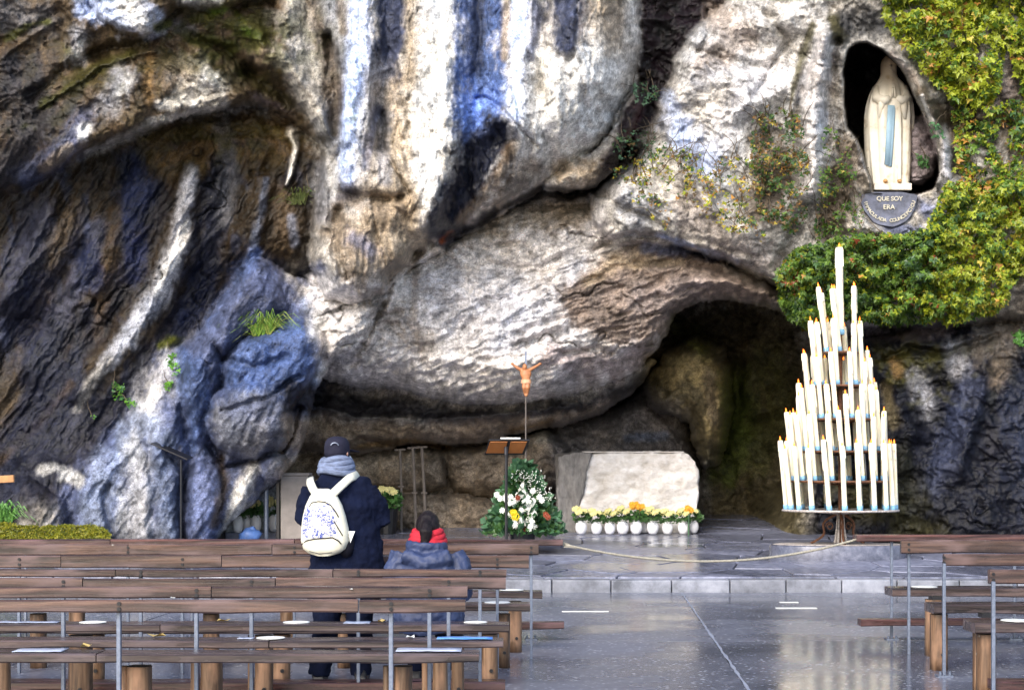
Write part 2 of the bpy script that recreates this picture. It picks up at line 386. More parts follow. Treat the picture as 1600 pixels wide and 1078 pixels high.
u, v = rot(WX, WY, -18, 150, 34); D = D - .24 * terr(fbm(u, v, 4, 181, .5), 9) * mM; D = D - .16 * (fbm(WX/46, WY/17 + WX/110, 5, 211, .6, True) - .5) * mM
u, v = rot(WX, WY, 118, 170, 60); D = D - .15 * terr(fbm(u, v, 4, 187, .5), 8) * mW
u, v = rot(WX, WY, 20, 100, 62); D = D - .46 * terr(fbm(u, v, 5, 193, .5), 8) * mG
u, v = rot(WX, WY, 84, 190, 60); D = D - .40 * terr(fbm(u, v, 4, 197, .5), 7) * mC
D = D - .6 * nB - .018 * nF - .045 * (nK - .5) * (1 - .6 * mC)
# thin cracks where a wandering noise changes sign
cr = fbm(WX / 120 + 3.3, WY / 90, 3, 71); D = D + .10 * np.exp(-(cr / .010) ** 2) * sstep(.05, .3, fbm(GX / 200, GY / 200, 2, 77))
cr2 = fbm(WX / 48 + 3.3, WY / 40, 3, 81); D = D + .03 * np.exp(-(cr2 / .02) ** 2) * sstep(.05, .3, fbm(GX / 110, GY / 110, 2, 87))
# beyond the picture the face simply goes on
D = D + .6 * fbm(GX / 400, GY / 400, 4, 91) * (sstep(60, -200, GX) + sstep(1560, 1800, GX) + sstep(40, -200, GY))
sS = sdf([(1350,303),(1432,303),(1438,322),(1424,348),(1390,360),(1358,348),(1342,322)], fy1, fy2)
D = D*(1-sstep(-6, 4, sS)) + (24.16 + .01*nF)*sstep(-6, 4, sS)
D = D.astype(np.float32)

# ---- stains and sky tint: stone, algae, moss; the blues paint skylight on wet rock
K = np.zeros(GX.shape + (3,), np.float32)
def c3(c): return np.array(c, np.float32)
LIME = c3((.36,.335,.30)); CALC = c3((.74,.72,.68)); BLUE = c3((.105,.165,.37)); SLATE = c3((.075,.09,.16)); BLACK = c3((.014,.014,.022))
BROWN = c3((.10,.07,.042)); OCHRE = c3((.22,.135,.055)); MAROON = c3((.017,.008,.013)); MOSS = c3((.16,.17,.015)); GREY = c3((.20,.20,.215)); TAN = c3((.37,.29,.20)); PALEB = c3((.42,.50,.72))  # the blues put the sky's tint on wet rock into the colour
fine = fbm(WX / 9, WY / 9, 3, 101); med = fbm(WX / 34, WY / 34, 4, 105); flow = fbm(WX / 22, WY / 130, 4, 109); flowd = fbm(*rot(WX, WY, 122, 120, 20), 4, 113)
edge_n = .55 * fbm(GX / 26, GY / 40, 4, 117) + .35 * fbm(GX / 7, GY / 9, 2, 121)
def paint(mask, col, k=1.0):
    global K
    m = np.clip(mask * k, 0, 1)[..., None]; K = K * (1 - m) + col * m
def area(poly, col, soft=20, k=1.0, nz=1.0):
    s = sdf(poly); paint(sstep(-soft, soft, s + edge_n * soft * 2.2 * nz), col, k)
def streak(pts, w, col, k=1.0, nz=1.0):
    q = pdist(pts, w, GX + 5*fbm(GX/40, GY/40, 3, 131), GY); fl = flow if abs(pts[-1][0]-pts[0][0]) < .45*abs(pts[-1][1]-pts[0][1]) else flowd if pts[0][0] > pts[-1][0] else med
    paint(sstep(1.45, .25, q + edge_n * 1.3 * nz + 1.1*fl + .5*med), col, k)
paint(np.ones_like(GX), LIME)
# left recessed wall: dark, wet, brown; slate and navy are sky tint painted in
area([(-950,330),(0,312),(200,215),(350,165),(450,180),(505,250),(500,330),(470,420),(400,410),(330,500),(280,540),(220,640),(100,780),(-950,900)], BROWN*.5, 16)
area([(180,190),(450,175),(480,230),(380,260),(250,270)], OCHRE*.7, 26, .9)
rsn = fbm(WX/30, WY/60, 4, 201); paint(sstep(.05,.3,rsn)*sstep(0,60,mW*60)*(mW>.3), SLATE*.55, .7); paint(sstep(.1,.35,-rsn)*(mW>.3), c3((.085,.065,.045)), .5)
for pts, w, c, k in [
    ([(205,255),(215,300),(200,350)], [24,30,22], SLATE*.45, .9), ([(60,330),(40,420),(10,520)], [30,40,40], SLATE*.6, .7), ([(120,330),(80,430),(40,560),(0,660)], [18,24,26,26], BROWN*1.0, .6),
    ([(150,360),(110,460),(50,560)], [26,30,30], SLATE*.9, .6), ([(250,300),(210,410),(150,500),(90,600),(20,700)], [20,26,30,30,30], BLACK*1.6, .8),
    ([(180,330),(165,430),(150,520)], [12,14,14], OCHRE*.6, .4), ([(350,260),(330,360),(310,460),(250,560),(160,660)], [26,26,28,26,26], SLATE*.45, .8),
    ([(60,560),(120,640),(60,720),(0,780)], [50,50,60,60], SLATE*.4, .8), ([(110,600),(60,660),(0,720)], [9,9,9], OCHRE*.6, .5), ([(240,560),(150,680),(90,760)], [30,34,30], BLACK*2, .8),
    ([(300,268),(284,335),(278,392),(252,450),(205,520),(168,566)], [13,14,19,21,16,12], GREY*1.7, .95), ([(290,350),(275,400),(250,455)], [8,11,9], CALC, .8), ([(168,566),(140,600),(120,640)], [10,10,8], LIME, .8),
    ([(205,262),(214,300),(205,340)], [20,24,16], c3((.028,.038,.10)), .9), ([(215,380),(205,430)], [22,20], c3((.028,.038,.11)), .8), ([(140,400),(150,440)], [24,20], c3((.02,.028,.075)), .8), ([(60,440),(40,520)], [30,30], c3((.016,.02,.05)), .8), ([(320,430),(290,500)], [18,18], c3((.016,.022,.06)), .9), ([(70,620),(30,680)], [40,40], c3((.014,.018,.045)), .8), ([(230,215),(330,200),(430,205)], [10,12,9], c3((.16,.12,.03)), .6), ([(345,200),(360,270),(350,340)], [16,18,14], GREY*.8, .6), ([(456,208),(463,226),(455,262),(449,288)], [9,5,4,3], CALC*.95, 1),
    ([(415,280),(408,330),(392,400)], [5,7,10], PALEB*.32, .7), ([(398,395),(385,430),(345,500),(300,580)], [12,20,24,24], BLUE*.75, .9), ([(430,430),(370,520),(330,600),(300,690)], [14,18,20,18], SLATE*.8, .8), ([(395,405),(388,440),(375,480)], [9,12,9], BLUE*1.5, .8),
    ([(400,440),(420,480),(415,520)], [14,16,14], SLATE, .8), ([(440,300),(450,360),(430,420)], [18,18,14], BROWN*1.4, .7), ([(455,340),(460,380)], [8,8], PALEB*.5, .6)]:
    streak(pts, w, c, k)
# foot rocks: grey and white, sky tint painted in as blue
area([(395,400),(330,500),(245,560),(215,640),(150,700),(90,780),(60,900),(340,900),(380,800),(438,752),(470,700),(505,590),(500,500),(440,420)], SLATE*1.35, 20)
area([(345,572),(380,530),(430,508),(470,500),(502,520),(498,560),(486,605),(440,640),(380,630),(340,600)], BLUE*.72, 16, .9)
area([(325,640),(360,615),(430,610),(456,640),(455,690),(400,718),(340,705)], GREY*.95, 14, .85)
for pts, w, c, k in [
    ([(262,560),(240,610),(225,660)], [20,26,26], GREY*1.9, .95), ([(240,610),(225,650)], [14,14], CALC*.9, .8), ([(225,660),(180,720),(150,790),(150,850)], [26,34,36,36], PALEB*.5, .85),
    ([(210,700),(215,770),(210,850)], [24,30,34], CALC*.62, .6), ([(260,690),(255,760),(262,850)], [18,20,24], PALEB*.42, .8), ([(310,700),(330,770),(320,850)], [24,26,20], SLATE*2.2, .8),
    ([(395,735),(372,780),(350,845)], [12,12,12], CALC*.8, .9), ([(440,715),(420,745)], [12,12], GREY*1.6, .8), ([(290,560),(310,620),(300,700)], [22,26,22], BLUE*.7, .85),
    ([(104,742),(122,752)], [12,12], CALC*.7, .8), ([(66,735),(85,730)], [8,6], CALC*.7, .7), ([(380,640),(420,650)], [30,30], SLATE*1.4, .5), ([(250,540),(275,530)], [9,9], MOSS, .8),
    ([(345,715),(350,760),(335,820)], [9,9,8], BROWN*1.3, .8), ([(280,700),(290,770),(285,840)], [5,5,5], BLACK*3, .7),
    ([(500,520),(530,500),(570,500)], [22,30,26], CALC*.9, .9), ([(590,470),(606,440),(612,425)], [9,9,9], PALEB*.9, .9), ([(510,560),(490,620),(478,680)], [13,12,9], PALEB*.55, .9), ([(505,590),(530,560),(560,550)], [10,14,10], CALC*.7,.8),
    ([(480,470),(520,450),(560,460)], [14,16,12], PALEB*.6, .8), ([(480,440),(500,420)], [14,12], SLATE*1.5, .8)]:
    streak(pts, w, c, k)
# pale roof slab
area([(505,590),(480,430),(640,400),(760,320),(930,300),(960,390),(900,450),(1050,500),(1030,560),(940,605),(800,634),(640,612)], c3((.56,.53,.515)), 18)
streak([(640,400),(720,360),(800,330),(900,330)], [30,30,34,30], TAN*1.1, .7); streak([(690,470),(800,500),(900,470)], [60,70,60], c3((.54,.53,.56)), .7); streak([(900,300),(880,335)], [30,24], TAN*.8, .6)
streak([(560,430),(600,500),(650,540)], [24,24,24], BROWN*2, .45); streak([(860,560),(960,575),(1010,550)], [20,22,18], c3((.30,.20,.19)), .5)
area([(880,452),(950,396),(1010,384),(1110,398),(1240,470),(1190,478),(1092,473),(1042,530),(960,540),(880,500)], c3((.27,.21,.175)), 14)
streak([(1000,470),(1040,450),(1100,440)], [26,20,14], c3((.34,.28,.26)), .6); streak([(920,440),(960,412),(1010,405),(1060,410)], [10,14,16,12], TAN*1.1, .85); streak([(1010,388),(1060,392),(1120,402)], [10,10,9], SLATE*1.2, .8); streak([(1030,368),(1080,384),(1150,408)], [5,5,5], PALEB*.7, .9)
# black band below the slab lip, brown and olive cave wall
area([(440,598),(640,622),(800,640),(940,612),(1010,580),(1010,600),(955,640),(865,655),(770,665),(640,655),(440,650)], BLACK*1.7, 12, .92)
area([(440,650),(640,665),(860,650),(960,625),(940,650),(865,668),(770,690),(560,712),(440,700)], c3((.27,.21,.16)), 10, .95)
area([(440,705),(560,715),(770,695),(900,690),(880,850),(440,850)], c3((.27,.215,.16)), 12)
streak([(560,730),(640,720)], [18,14], c3((.42,.36,.29)), .8); streak([(480,660),(540,676),(640,672)], [9,10,9], TAN*.8, .7); streak([(560,698),(640,688),(700,700)], [4,4,4], OCHRE*1.2, .8); streak([(800,672),(860,660)], [6,6], OCHRE, .8)
area([(860,670),(1010,600),(1100,700),(1110,850),(860,850)], c3((.17,.155,.155)), 16); streak([(980,684),(1040,680)], [7,7], PALEB*.35, .7)
area([(1000,600),(1050,500),(1130,470),(1240,480),(1270,600),(1260,860),(1110,860),(1095,720),(1070,650)], c3((.15,.125,.07)), 18)
streak([(1030,570),(1080,570),(1120,600),(1120,680)], [22,28,20,14], c3((.44,.34,.16)), .9); streak([(1110,590),(1118,660)], [12,10], TAN*.75, .8); streak([(1060,520),(1100,540)], [20,20], c3((.17,.17,.04)), .8)
streak([(1150,600),(1160,680),(1140,740)], [30,30,24], c3((.16,.20,.04)), .85); streak([(1200,560),(1215,640),(1190,720)], [30,34,24], c3((.16,.16,.06)), .8)
# curtain rock
for pts, w, c, k in [
    ([(690,-60),(840,120),(760,260)], [120,150,80], c3((.50,.485,.47)), .95), ([(545,-60),(560,100),(560,300)], [34,38,40], c3((.46,.46,.47)), .95), ([(620,140),(620,260),(600,380)], [40,60,60], TAN*1.1, .8),
    ([(568,-60),(560,90),(545,200),(545,290)], [18,22,20,12], PALEB*1.2, 1), ([(700,-60),(695,60),(678,150),(678,230),(662,350)], [24,28,38,36,12], CALC*1.02, .95), ([(640,-60),(640,60),(640,130)], [13,14,12], TAN*.9, .8),
    ([(612,-60),(610,60),(602,110)], [20,24,24], SLATE*.9, 1.2), ([(596,110),(586,180)], [22,26], GREY*1.4, .75), ([(596,190),(598,280)], [13,12], GREY*1.5, .8), ([(590,170),(570,260)], [8,9], SLATE*1.6,.6),
    ([(752,-60),(750,60),(752,130),(745,200)], [36,38,46,34], BLUE*.95, 1.25), ([(748,-60),(745,40),(740,110)], [18,18,14], SLATE*.6, .8), ([(755,150),(745,205)], [30,26], BLUE*1.7, 1.1),
    ([(812,-60),(812,80),(806,180)], [17,18,16], PALEB*1.15, .9), ([(793,-60),(788,90)], [7,7], TAN, .8), ([(850,100),(860,180),(880,220)], [40,50,30], CALC*.95, .85), ([(940,90),(930,180),(900,240)], [44,44,24], CALC*.88, .85),
    ([(830,-60),(838,40),(830,90)], [8,9,7], SLATE*1.6, .7), ([(888,-60),(888,20),(880,70)], [36,34,22], SLATE*.8, 1.1), ([(950,-60),(950,30),(955,70)], [40,40,30], TAN*.9, .75), ([(990,-40),(985,60)], [12,12], CALC*.8, .7),
    ([(775,205),(745,260),(712,320),(690,362)], [28,42,34,22], c3((.022,.026,.05)), 1.3), ([(720,215),(765,205)], [8,8], SLATE, .7), ([(800,230),(770,290),(720,345)], [12,14,10], BROWN*2, .7), ([(830,260),(780,320)], [16,12], BROWN*1.5, .6),
    ([(985,150),(945,212),(895,262),(845,296)], [9,8,7,6], CALC*.8, .7), ([(880,270),(920,262)], [16,16], TAN*1.3, .8), ([(925,285),(950,250)], [14,14], BROWN, .8), ([(540,300),(600,330),(640,320)], [26,26,20], BROWN*2.2, .6),
    ([(530,310),(550,300)], [14,12], BLACK*3, .7), ([(520,340),(560,400),(600,420)], [30,36,26], c3((.27,.21,.15)), .8), ([(550,370),(580,390)], [14,16], SLATE*2, .55), ([(640,300),(655,370)], [20,14], TAN*1.1, .6), ([(500,260),(505,340)], [16,14], GREY*1.2, .7),
    ([(690,380),(740,350),(770,330)], [9,9,6], BLACK*2.5, .9), ([(690,378),(706,366)], [5,5], c3((.35,.07,.01)), .8), ([(510,-40),(520,60),(515,140),(525,220)], [20,22,16,12], GREY*1.1, .7), ([(530,-40),(535,50)], [8,8], BROWN*1.5, .7)]:
    streak(pts, w, c, k)
# ledge rock upper left
area([(-950,-950),(440,-950),(440,60),(500,220),(470,200),(400,160),(200,215),(0,312),(-950,420)], BROWN*1.35, 14)
for pts, w, c, k in [
    ([(30,130),(60,170),(20,260)], [60,50,60], c3((.045,.045,.055)), .9), ([(0,20),(60,30)], [26,30], GREY*.9, .7), ([(130,180),(110,230),(40,280)], [24,22,20], SLATE*1.5, .7),
    ([(150,10),(200,20),(232,34)], [30,32,24], PALEB*1.05+.08, .97), ([(200,0),(225,45)], [20,14], CALC, .8), ([(290,0),(340,4)], [12,10], CALC*.8, .8), ([(125,55),(124,90)], [18,16], GREY*1.7, .85), ([(126,68),(124,88)], [7,6], CALC*.9, .7),
    ([(190,120),(170,160)], [22,26], GREY*1.5, .85), ([(200,125),(185,150)], [10,12], CALC*.7, .7), ([(300,120),(330,145),(280,160)], [34,28,24], LIME*1.1, .9), ([(330,120),(300,155),(250,165)], [14,12,9], CALC*.9, .8), ([(233,90),(233,160)], [9,8], OCHRE*1.3, .9),
    ([(260,95),(290,110)], [18,20], BROWN*1.9, .7), ([(130,205),(128,214)], [13,10], CALC, .9), ([(110,232),(70,262)], [9,9], TAN, .7), ([(240,192),(200,215),(140,240)], [9,9,7], LIME*1.2, .8), ([(350,164),(300,178),(240,190)], [6,7,7], LIME*1.3, .8),
    ([(400,150),(450,170)], [9,9], c3((.26,.20,.19)), .8), ([(430,80),(462,130),(500,200)], [13,15,11], LIME*1.15, .85), ([(425,25),(460,35),(470,60)], [16,18,14], LIME, .8), ([(395,80),(410,90)], [16,12], TAN*.9, .7), ([(300,60),(345,70),(400,125),(450,165)], [12,13,12,10], c3((.10,.085,.035)), .8),
    ([(280,40),(300,45)], [16,12], GREY*.8, .7), ([(480,-20),(500,60),(510,150)], [14,15,12], BROWN*1.4, .7),
    ([(66,166),(120,128),(150,110),(205,84)], [8,12,13,9], MOSS*.42, .7), ([(512,60),(524,130),(522,210)], [9,13,9], BROWN*1.1, .8), ([(120,150),(90,190)], [16,12], c3((.05,.045,.02)), .7), ([(10,62),(50,38),(75,34)], [6,6,6], MOSS*.6, .8), ([(245,44),(262,36)], [7,7], MOSS, .8), ([(334,20),(350,16)], [9,9], c3((.16,.26,.02)), .9), ([(384,48),(398,56)], [8,9], c3((.14,.25,.02)), .9), ([(300,32),(320,28)], [7,7], MOSS*.8, .7), ([(368,20),(382,36)], [6,6], MOSS, .7)]:
    streak(pts, w, c, k)
# maroon gully between curtain and niche rock
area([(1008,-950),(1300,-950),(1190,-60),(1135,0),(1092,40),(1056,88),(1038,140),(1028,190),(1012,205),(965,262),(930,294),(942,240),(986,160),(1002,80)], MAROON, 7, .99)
streak([(700,374),(750,350),(800,318),(850,292),(890,300),(930,294)], [5,5,5,6,5,5], BLACK*1.2, .9)
streak([(1000,170),(985,215)], [10,9], c3((.10,.045,.05)), .8)
# face round the niche
area([(1064,90),(1098,44),(1142,4),(1200,-60),(1300,-950),(1290,-950),(1300,60),(1240,180),(1250,330),(1050,350),(940,310),(1030,200)], c3((.47,.455,.44)), 12)
for pts, w, c, k in [
    ([(1120,20),(1160,60),(1100,100)], [22,30,20], c3((.36,.29,.24)), .7), ([(1090,135),(1120,115)], [20,20], GREY*1.4, .7), ([(1200,120),(1160,150),(1130,200)], [34,34,30], c3((.62,.60,.60)), .85), ([(1100,250),(1060,200),(1045,150)], [30,24,12], PALEB*1.0, .75),
    ([(1210,20),(1240,60)], [26,24], LIME*1.3, .7), ([(1270,40),(1250,100),(1236,160)], [6,7,6], c3((.10,.09,.03)), .8), ([(1290,60),(1262,110),(1246,160)], [5,6,5], GREY*1.9, .9), ([(1292,70),(1276,140),(1268,220),(1266,300)], [16,20,22,16], c3((.60,.56,.54)), 1.2), ([(1280,180),(1266,260)], [12,12], c3((.60,.60,.62)), .7),
    ([(1000,330),(980,310)], [30,24], GREY*1.6, .7), ([(1090,320),(1160,380),(1210,410)], [44,40,26], c3((.33,.29,.27)), .8), ([(1140,340),(1180,360)], [16,14], CALC*.8, .6), ([(1200,220),(1210,300),(1180,330)], [30,34,26], BROWN*1.3, .7), ([(1320,230),(1320,300),(1300,350)], [20,26,26], BROWN*1.7, .8),
    ([(1345,230),(1348,260)], [8,8], GREY*1.6, .7), ([(1340,300),(1346,350)], [9,9], LIME*1.2, .7), ([(1310,45),(1360,20),(1380,50)], [22,24,18], c3((.06,.06,.065)), .85), ([(1300,30),(1310,60)], [10,10], c3((.10,.09,.03)), .8), ([(1395,86),(1425,116),(1440,150)], [7,7,5], c3((.33,.28,.24)), .9), ([(1440,140),(1480,200),(1490,260)], [13,18,18], c3((.11,.085,.055)), .9),
    ([(1440,150),(1456,190)], [3,3], CALC*.8, .8), ([(1478,200),(1480,260),(1465,320)], [8,10,13], GREY*2, .9), ([(1440,320),(1480,340)], [16,16], SLATE*1.8, .8), ([(1390,350),(1440,365)], [16,12], SLATE*1.6, .8), ([(1580,60),(1590,120),(1560,170)], [16,20,14], c3((.22,.17,.15)), .9), ([(1500,120),(1520,200)], [30,34], c3((.11,.08,.05)), .9), ([(1600,200),(1700,300)], [50,70], c3((.12,.09,.06)), .9)]:
    streak(pts, w, c, k)
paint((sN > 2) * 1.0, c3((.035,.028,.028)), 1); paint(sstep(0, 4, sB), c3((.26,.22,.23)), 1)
paint(sstep(-2, 2, sdf([(1352,302),(1430,302),(1436,322),(1420,345),(1390,356),(1362,345),(1346,322)], fy1, fy2)), c3((.13,.145,.19)), .95)
# right wall below the ivy
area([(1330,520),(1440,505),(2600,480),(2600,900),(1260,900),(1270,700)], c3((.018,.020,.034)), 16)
for pts, w, c, k in [
    ([(1350,520),(1420,520),(1480,512)], [12,14,12], c3((.20,.17,.19)), .8), ([(1530,545),(1560,520),(1600,470)], [26,34,40], c3((.20,.175,.15)), .85), ([(1390,560),(1430,570),(1460,560)], [26,30,18], c3((.085,.08,.02)), .85), ([(1395,565),(1402,580)], [9,9], OCHRE*1.4, .8), ([(1385,600),(1395,660)], [10,12], c3((.26,.21,.11)), .7),
    ([(1430,590),(1450,640)], [18,18], GREY*1.3, .8), ([(1490,545),(1500,580)], [16,16], GREY*1.5, .8), ([(1560,570),(1555,600)], [20,16], c3((.17,.13,.09)), .8), ([(1520,600),(1480,700),(1440,800)], [24,26,22], SLATE*.9, .7), ([(1580,620),(1560,720),(1560,820)], [30,30,30], BLACK*1.5, .7), ([(1400,720),(1420,780)], [30,40], c3((.05,.048,.022)), .7),
    ([(1600,640),(1640,760)], [40,60], SLATE*.7, .6), ([(1310,760),(1380,800),(1440,830)], [30,34,34], c3((.075,.068,.028)), .8)]:
    streak(pts, w, c, k)
# mottling, run-off lines, lichen specks, dark crack fillings
K *= np.clip(1 + .85*med + .65*fine + .3*fbm(GX/4.5, GY/4.5, 2, 171), .25, 2)[..., None]
K *= (1 + .5 * flow * (mC + .5*mG) + .6 * flowd * mW)[..., None]
K *= (1 - .4 * np.exp(-(cr / .012) ** 2) * sstep(.05, .3, fbm(GX / 200, GY / 200, 2, 77)))[..., None]
sp = fbm(GX / 4.2, GY / 4.2, 2, 141); spd = fbm(GX / 70, GY / 70, 3, 143)
paint(sstep(.42, .55, sp) * sstep(-.05, .3, spd), c3((.50,.48,.44)), .5)
paint(sstep(.36, .5, -sp) * sstep(-.15, .2, -spd), c3((.03,.028,.025)), .6)
mossn = fbm(GX / 45, GY / 45, 4, 151)
paint(sstep(.2, .38, mossn) * sstep(320, 120, GX) * sstep(330, 150, GY) , MOSS*.5, .6)
moss2 = fbm(WX / 28, WY / 28, 4, 221)
paint(sstep(.0, .3, moss2 + .2) * np.exp(-(((GX-370)/120)**2 + ((GY-60)/60)**2)), c3((.10,.11,.022)), .85)
paint(sstep(.0, .3, moss2 + .15) * np.exp(-(((GX-330)/150)**2 + ((GY-220)/38)**2)), c3((.085,.075,.018)), .8)
paint(sstep(.0, .3, moss2 + .1) * np.exp(-(((GX-150)/110)**2 + ((GY-110)/50)**2)), c3((.075,.065,.02)), .7)
paint(sstep(.05, .3, moss2) * np.exp(-(((GX-1420)/110)**2 + ((GY-580)/60)**2)), c3((.11,.105,.02)), .8)
tint = fbm(GX / 80, GY / 110, 4, 161)
K = K * (1 + np.stack([.16*tint, .02*tint, -.20*tint], -1))
K = np.clip(K, .004, .95); lum = K.mean(-1, keepdims=True); K = K * (np.clip(lum/.52, .02, 1.15) ** .30)
K = np.clip(K, .004, .86).astype(np.float32)
nv = GX.size; ny, nx = GX.shape
co = np.empty((nv, 3), np.float32); Df = D.ravel()
co[:, 0] = (GX.ravel() - 800) / F * Df; co[:, 1] = Df; co[:, 2] = CH + (HY - GY.ravel()) / F * Df
idx = np.arange(nv).reshape(ny, nx)
fc = np.stack([idx[1:, :-1], idx[1:, 1:], idx[:-1, 1:], idx[:-1, :-1]], -1).reshape(-1, 4)
me = bpy.data.meshes.new('cliff'); me.vertices.add(nv); me.vertices.foreach_set('co', co.ravel())
me.loops.add(fc.size); me.loops.foreach_set('vertex_index', fc.ravel().astype(np.int32))
me.polygons.add(len(fc)); me.polygons.foreach_set('loop_start', np.arange(0, fc.size, 4, dtype=np.int32)); me.polygons.foreach_set('loop_total', np.full(len(fc), 4, np.int32))
me.update(); me.validate()
at = me.color_attributes.new('stain_and_sky_tint', 'FLOAT_COLOR', 'POINT')
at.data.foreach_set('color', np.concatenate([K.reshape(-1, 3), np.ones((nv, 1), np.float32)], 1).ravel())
m_rock, n, b = nodes_of('limestone')
b.inputs['Specular IOR Level'].default_value = .2
a_ = N(n, 'Attribute', attribute_name='stain_and_sky_tint'); oc = obj_co(n)
t1 = N(n, 'TexNoise', Scale=7.0, Detail=8.0, Roughness=.72); n.links.new(oc, t1.inputs['Vector'])
t2 = N(n, 'TexNoise', Scale=38.0, Detail=5.0, Roughness=.7); n.links.new(oc, t2.inputs['Vector'])
t3 = N(n, 'TexVoronoi', Scale=9.0); t3.feature = 'DISTANCE_TO_EDGE'
wv = N(n, 'TexNoise', Scale=3.0, Detail=4.0); n.links.new(oc, wv.inputs['Vector'])
wp = n.nodes.new('ShaderNodeVectorMath'); wp.operation = 'MULTIPLY_ADD'; n.links.new(wv.outputs['Color'], wp.inputs[0]); wp.inputs[1].default_value = (.7, .7, .7); n.links.new(oc, wp.inputs[2]); n.links.new(wp.outputs[0], t3.inputs['Vector'])
r1 = ramp(n, t1.outputs[0], [(.32, (.42,)*3), (.5, (1,)*3), (.68, (1.6,)*3)]); r2 = ramp(n, t2.outputs[0], [(.33, (.46,)*3), (.5, (1,)*3), (.68, (1.45,)*3)])
cc = mixc(n, 1, a_.outputs['Color'], r1.outputs[0], 'MULTIPLY'); cc = mixc(n, 1, cc, r2.outputs[0], 'MULTIPLY')
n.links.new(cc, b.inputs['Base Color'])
rr = ramp(n, t1.outputs[0], [(.35, (.42,)*3), (.65, (.8,)*3)]); lu = n.nodes.new('ShaderNodeRGBToBW'); n.links.new(a_.outputs['Color'], lu.inputs[0]); wr_ = ramp(n, lu.outputs[0], [(.02, (.62,)*3), (.3, (1,)*3)]); n.links.new(mixc(n, 1, rr.outputs[0], wr_.outputs[0], 'MULTIPLY'), b.inputs['Roughness'])
p_ = bump(n, b, t1.outputs[0], .6, .04); p_ = bump(n, b, t2.outputs[0], .5, .014, p_)
r3 = ramp(n, t3.outputs[0], [(0, (0,)*3), (.035, (1,)*3)]); bump(n, b, r3.outputs[0], .2, .012, p_)
cliff = tag(link('cliff', me, m_rock, None, True), kind='structure', label='streaked limestone cliff with the grotto and niche')
def rock_d(px, py):
    """depth of the rock at a spot of the relief"""
    i = np.clip(np.searchsorted(gx, px) - 1, 0, nx - 2); j = np.clip(np.searchsorted(gy, py) - 1, 0, ny - 2)
    return float(D[j, i])
# ---------------------------------------------------------------- materials
def wet_stone(name, c1, c2, c3_, scale, rough=(.12, .5), bmp=.25, speck=None, rand=0):
    m, n, b = nodes_of(name); oc = obj_co(n)
    t = N(n, 'TexNoise', Scale=scale, Detail=8.0, Roughness=.7); n.links.new(oc, t.inputs['Vector'])
    r = ramp(n, t.outputs[0], [(.3, c1), (.5, c2), (.72, c3_)]); out = r.outputs[0]
    big = N(n, 'TexNoise', Scale=.55, Detail=4.0); n.links.new(oc, big.inputs['Vector'])
    h = t.outputs[0]
    if speck:
        v = N(n, 'TexVoronoi', Scale=speck); n.links.new(oc, v.inputs['Vector'])
        sr = ramp(n, v.outputs['Distance'], [(.16, (1,)*3), (.34, (0,)*3)]); vr = ramp(n, v.outputs['Color'], [(.40, (0,)*3), (.8, (.95,)*3)])
        f = mixc(n, 1, sr.outputs[0], vr.outputs[0], 'MULTIPLY'); out = mixc(n, f, out, (.62, .64, .70)); h = v.outputs['Distance']
    if rand:
        oi = n.nodes.new('ShaderNodeObjectInfo'); q = ramp(n, oi.outputs['Random'], [(0, (1-rand,)*3), (1, (1+rand,)*3)]); out = mixc(n, 1, out, q.outputs[0], 'MULTIPLY')
    wr = ramp(n, big.outputs[0], [(.4, (rough[0],)*3), (.62, (rough[1],)*3)])
    dk = ramp(n, big.outputs[0], [(.4, (.75,)*3), (.62, (1.15,)*3)]); out = mixc(n, 1, out, dk.outputs[0], 'MULTIPLY')
    n.links.new(out, b.inputs['Base Color']); n.links.new(wr.outputs[0], b.inputs['Roughness'])
    bump(n, b, h, bmp, .004); return m
M = {}
M['concrete'] = wet_stone('wet_concrete', (.075,.083,.118), (.13,.14,.185), (.20,.215,.265), 16, (.15, .36), .12, 21)
M['ground'] = wet_stone('ground', (.05,.05,.06), (.08,.08,.09), (.12,.12,.13), 6)
M['joint'] = mat('joint_salt', (.27,.30,.38), .5, nscale=30, var=.5)
M['paving'] = wet_stone('wet_paving', (.06,.066,.10), (.14,.15,.21), (.26,.27,.34), 9, (.14, .42), .5, None, .3)
M['mortar'] = mat('mortar', (.045,.045,.055), .6, nscale=20)
M['kerb'] = wet_stone('kerb_stone', (.07,.075,.09), (.20,.21,.25), (.33,.34,.39), 3, (.35, .6), .4, None, .12)
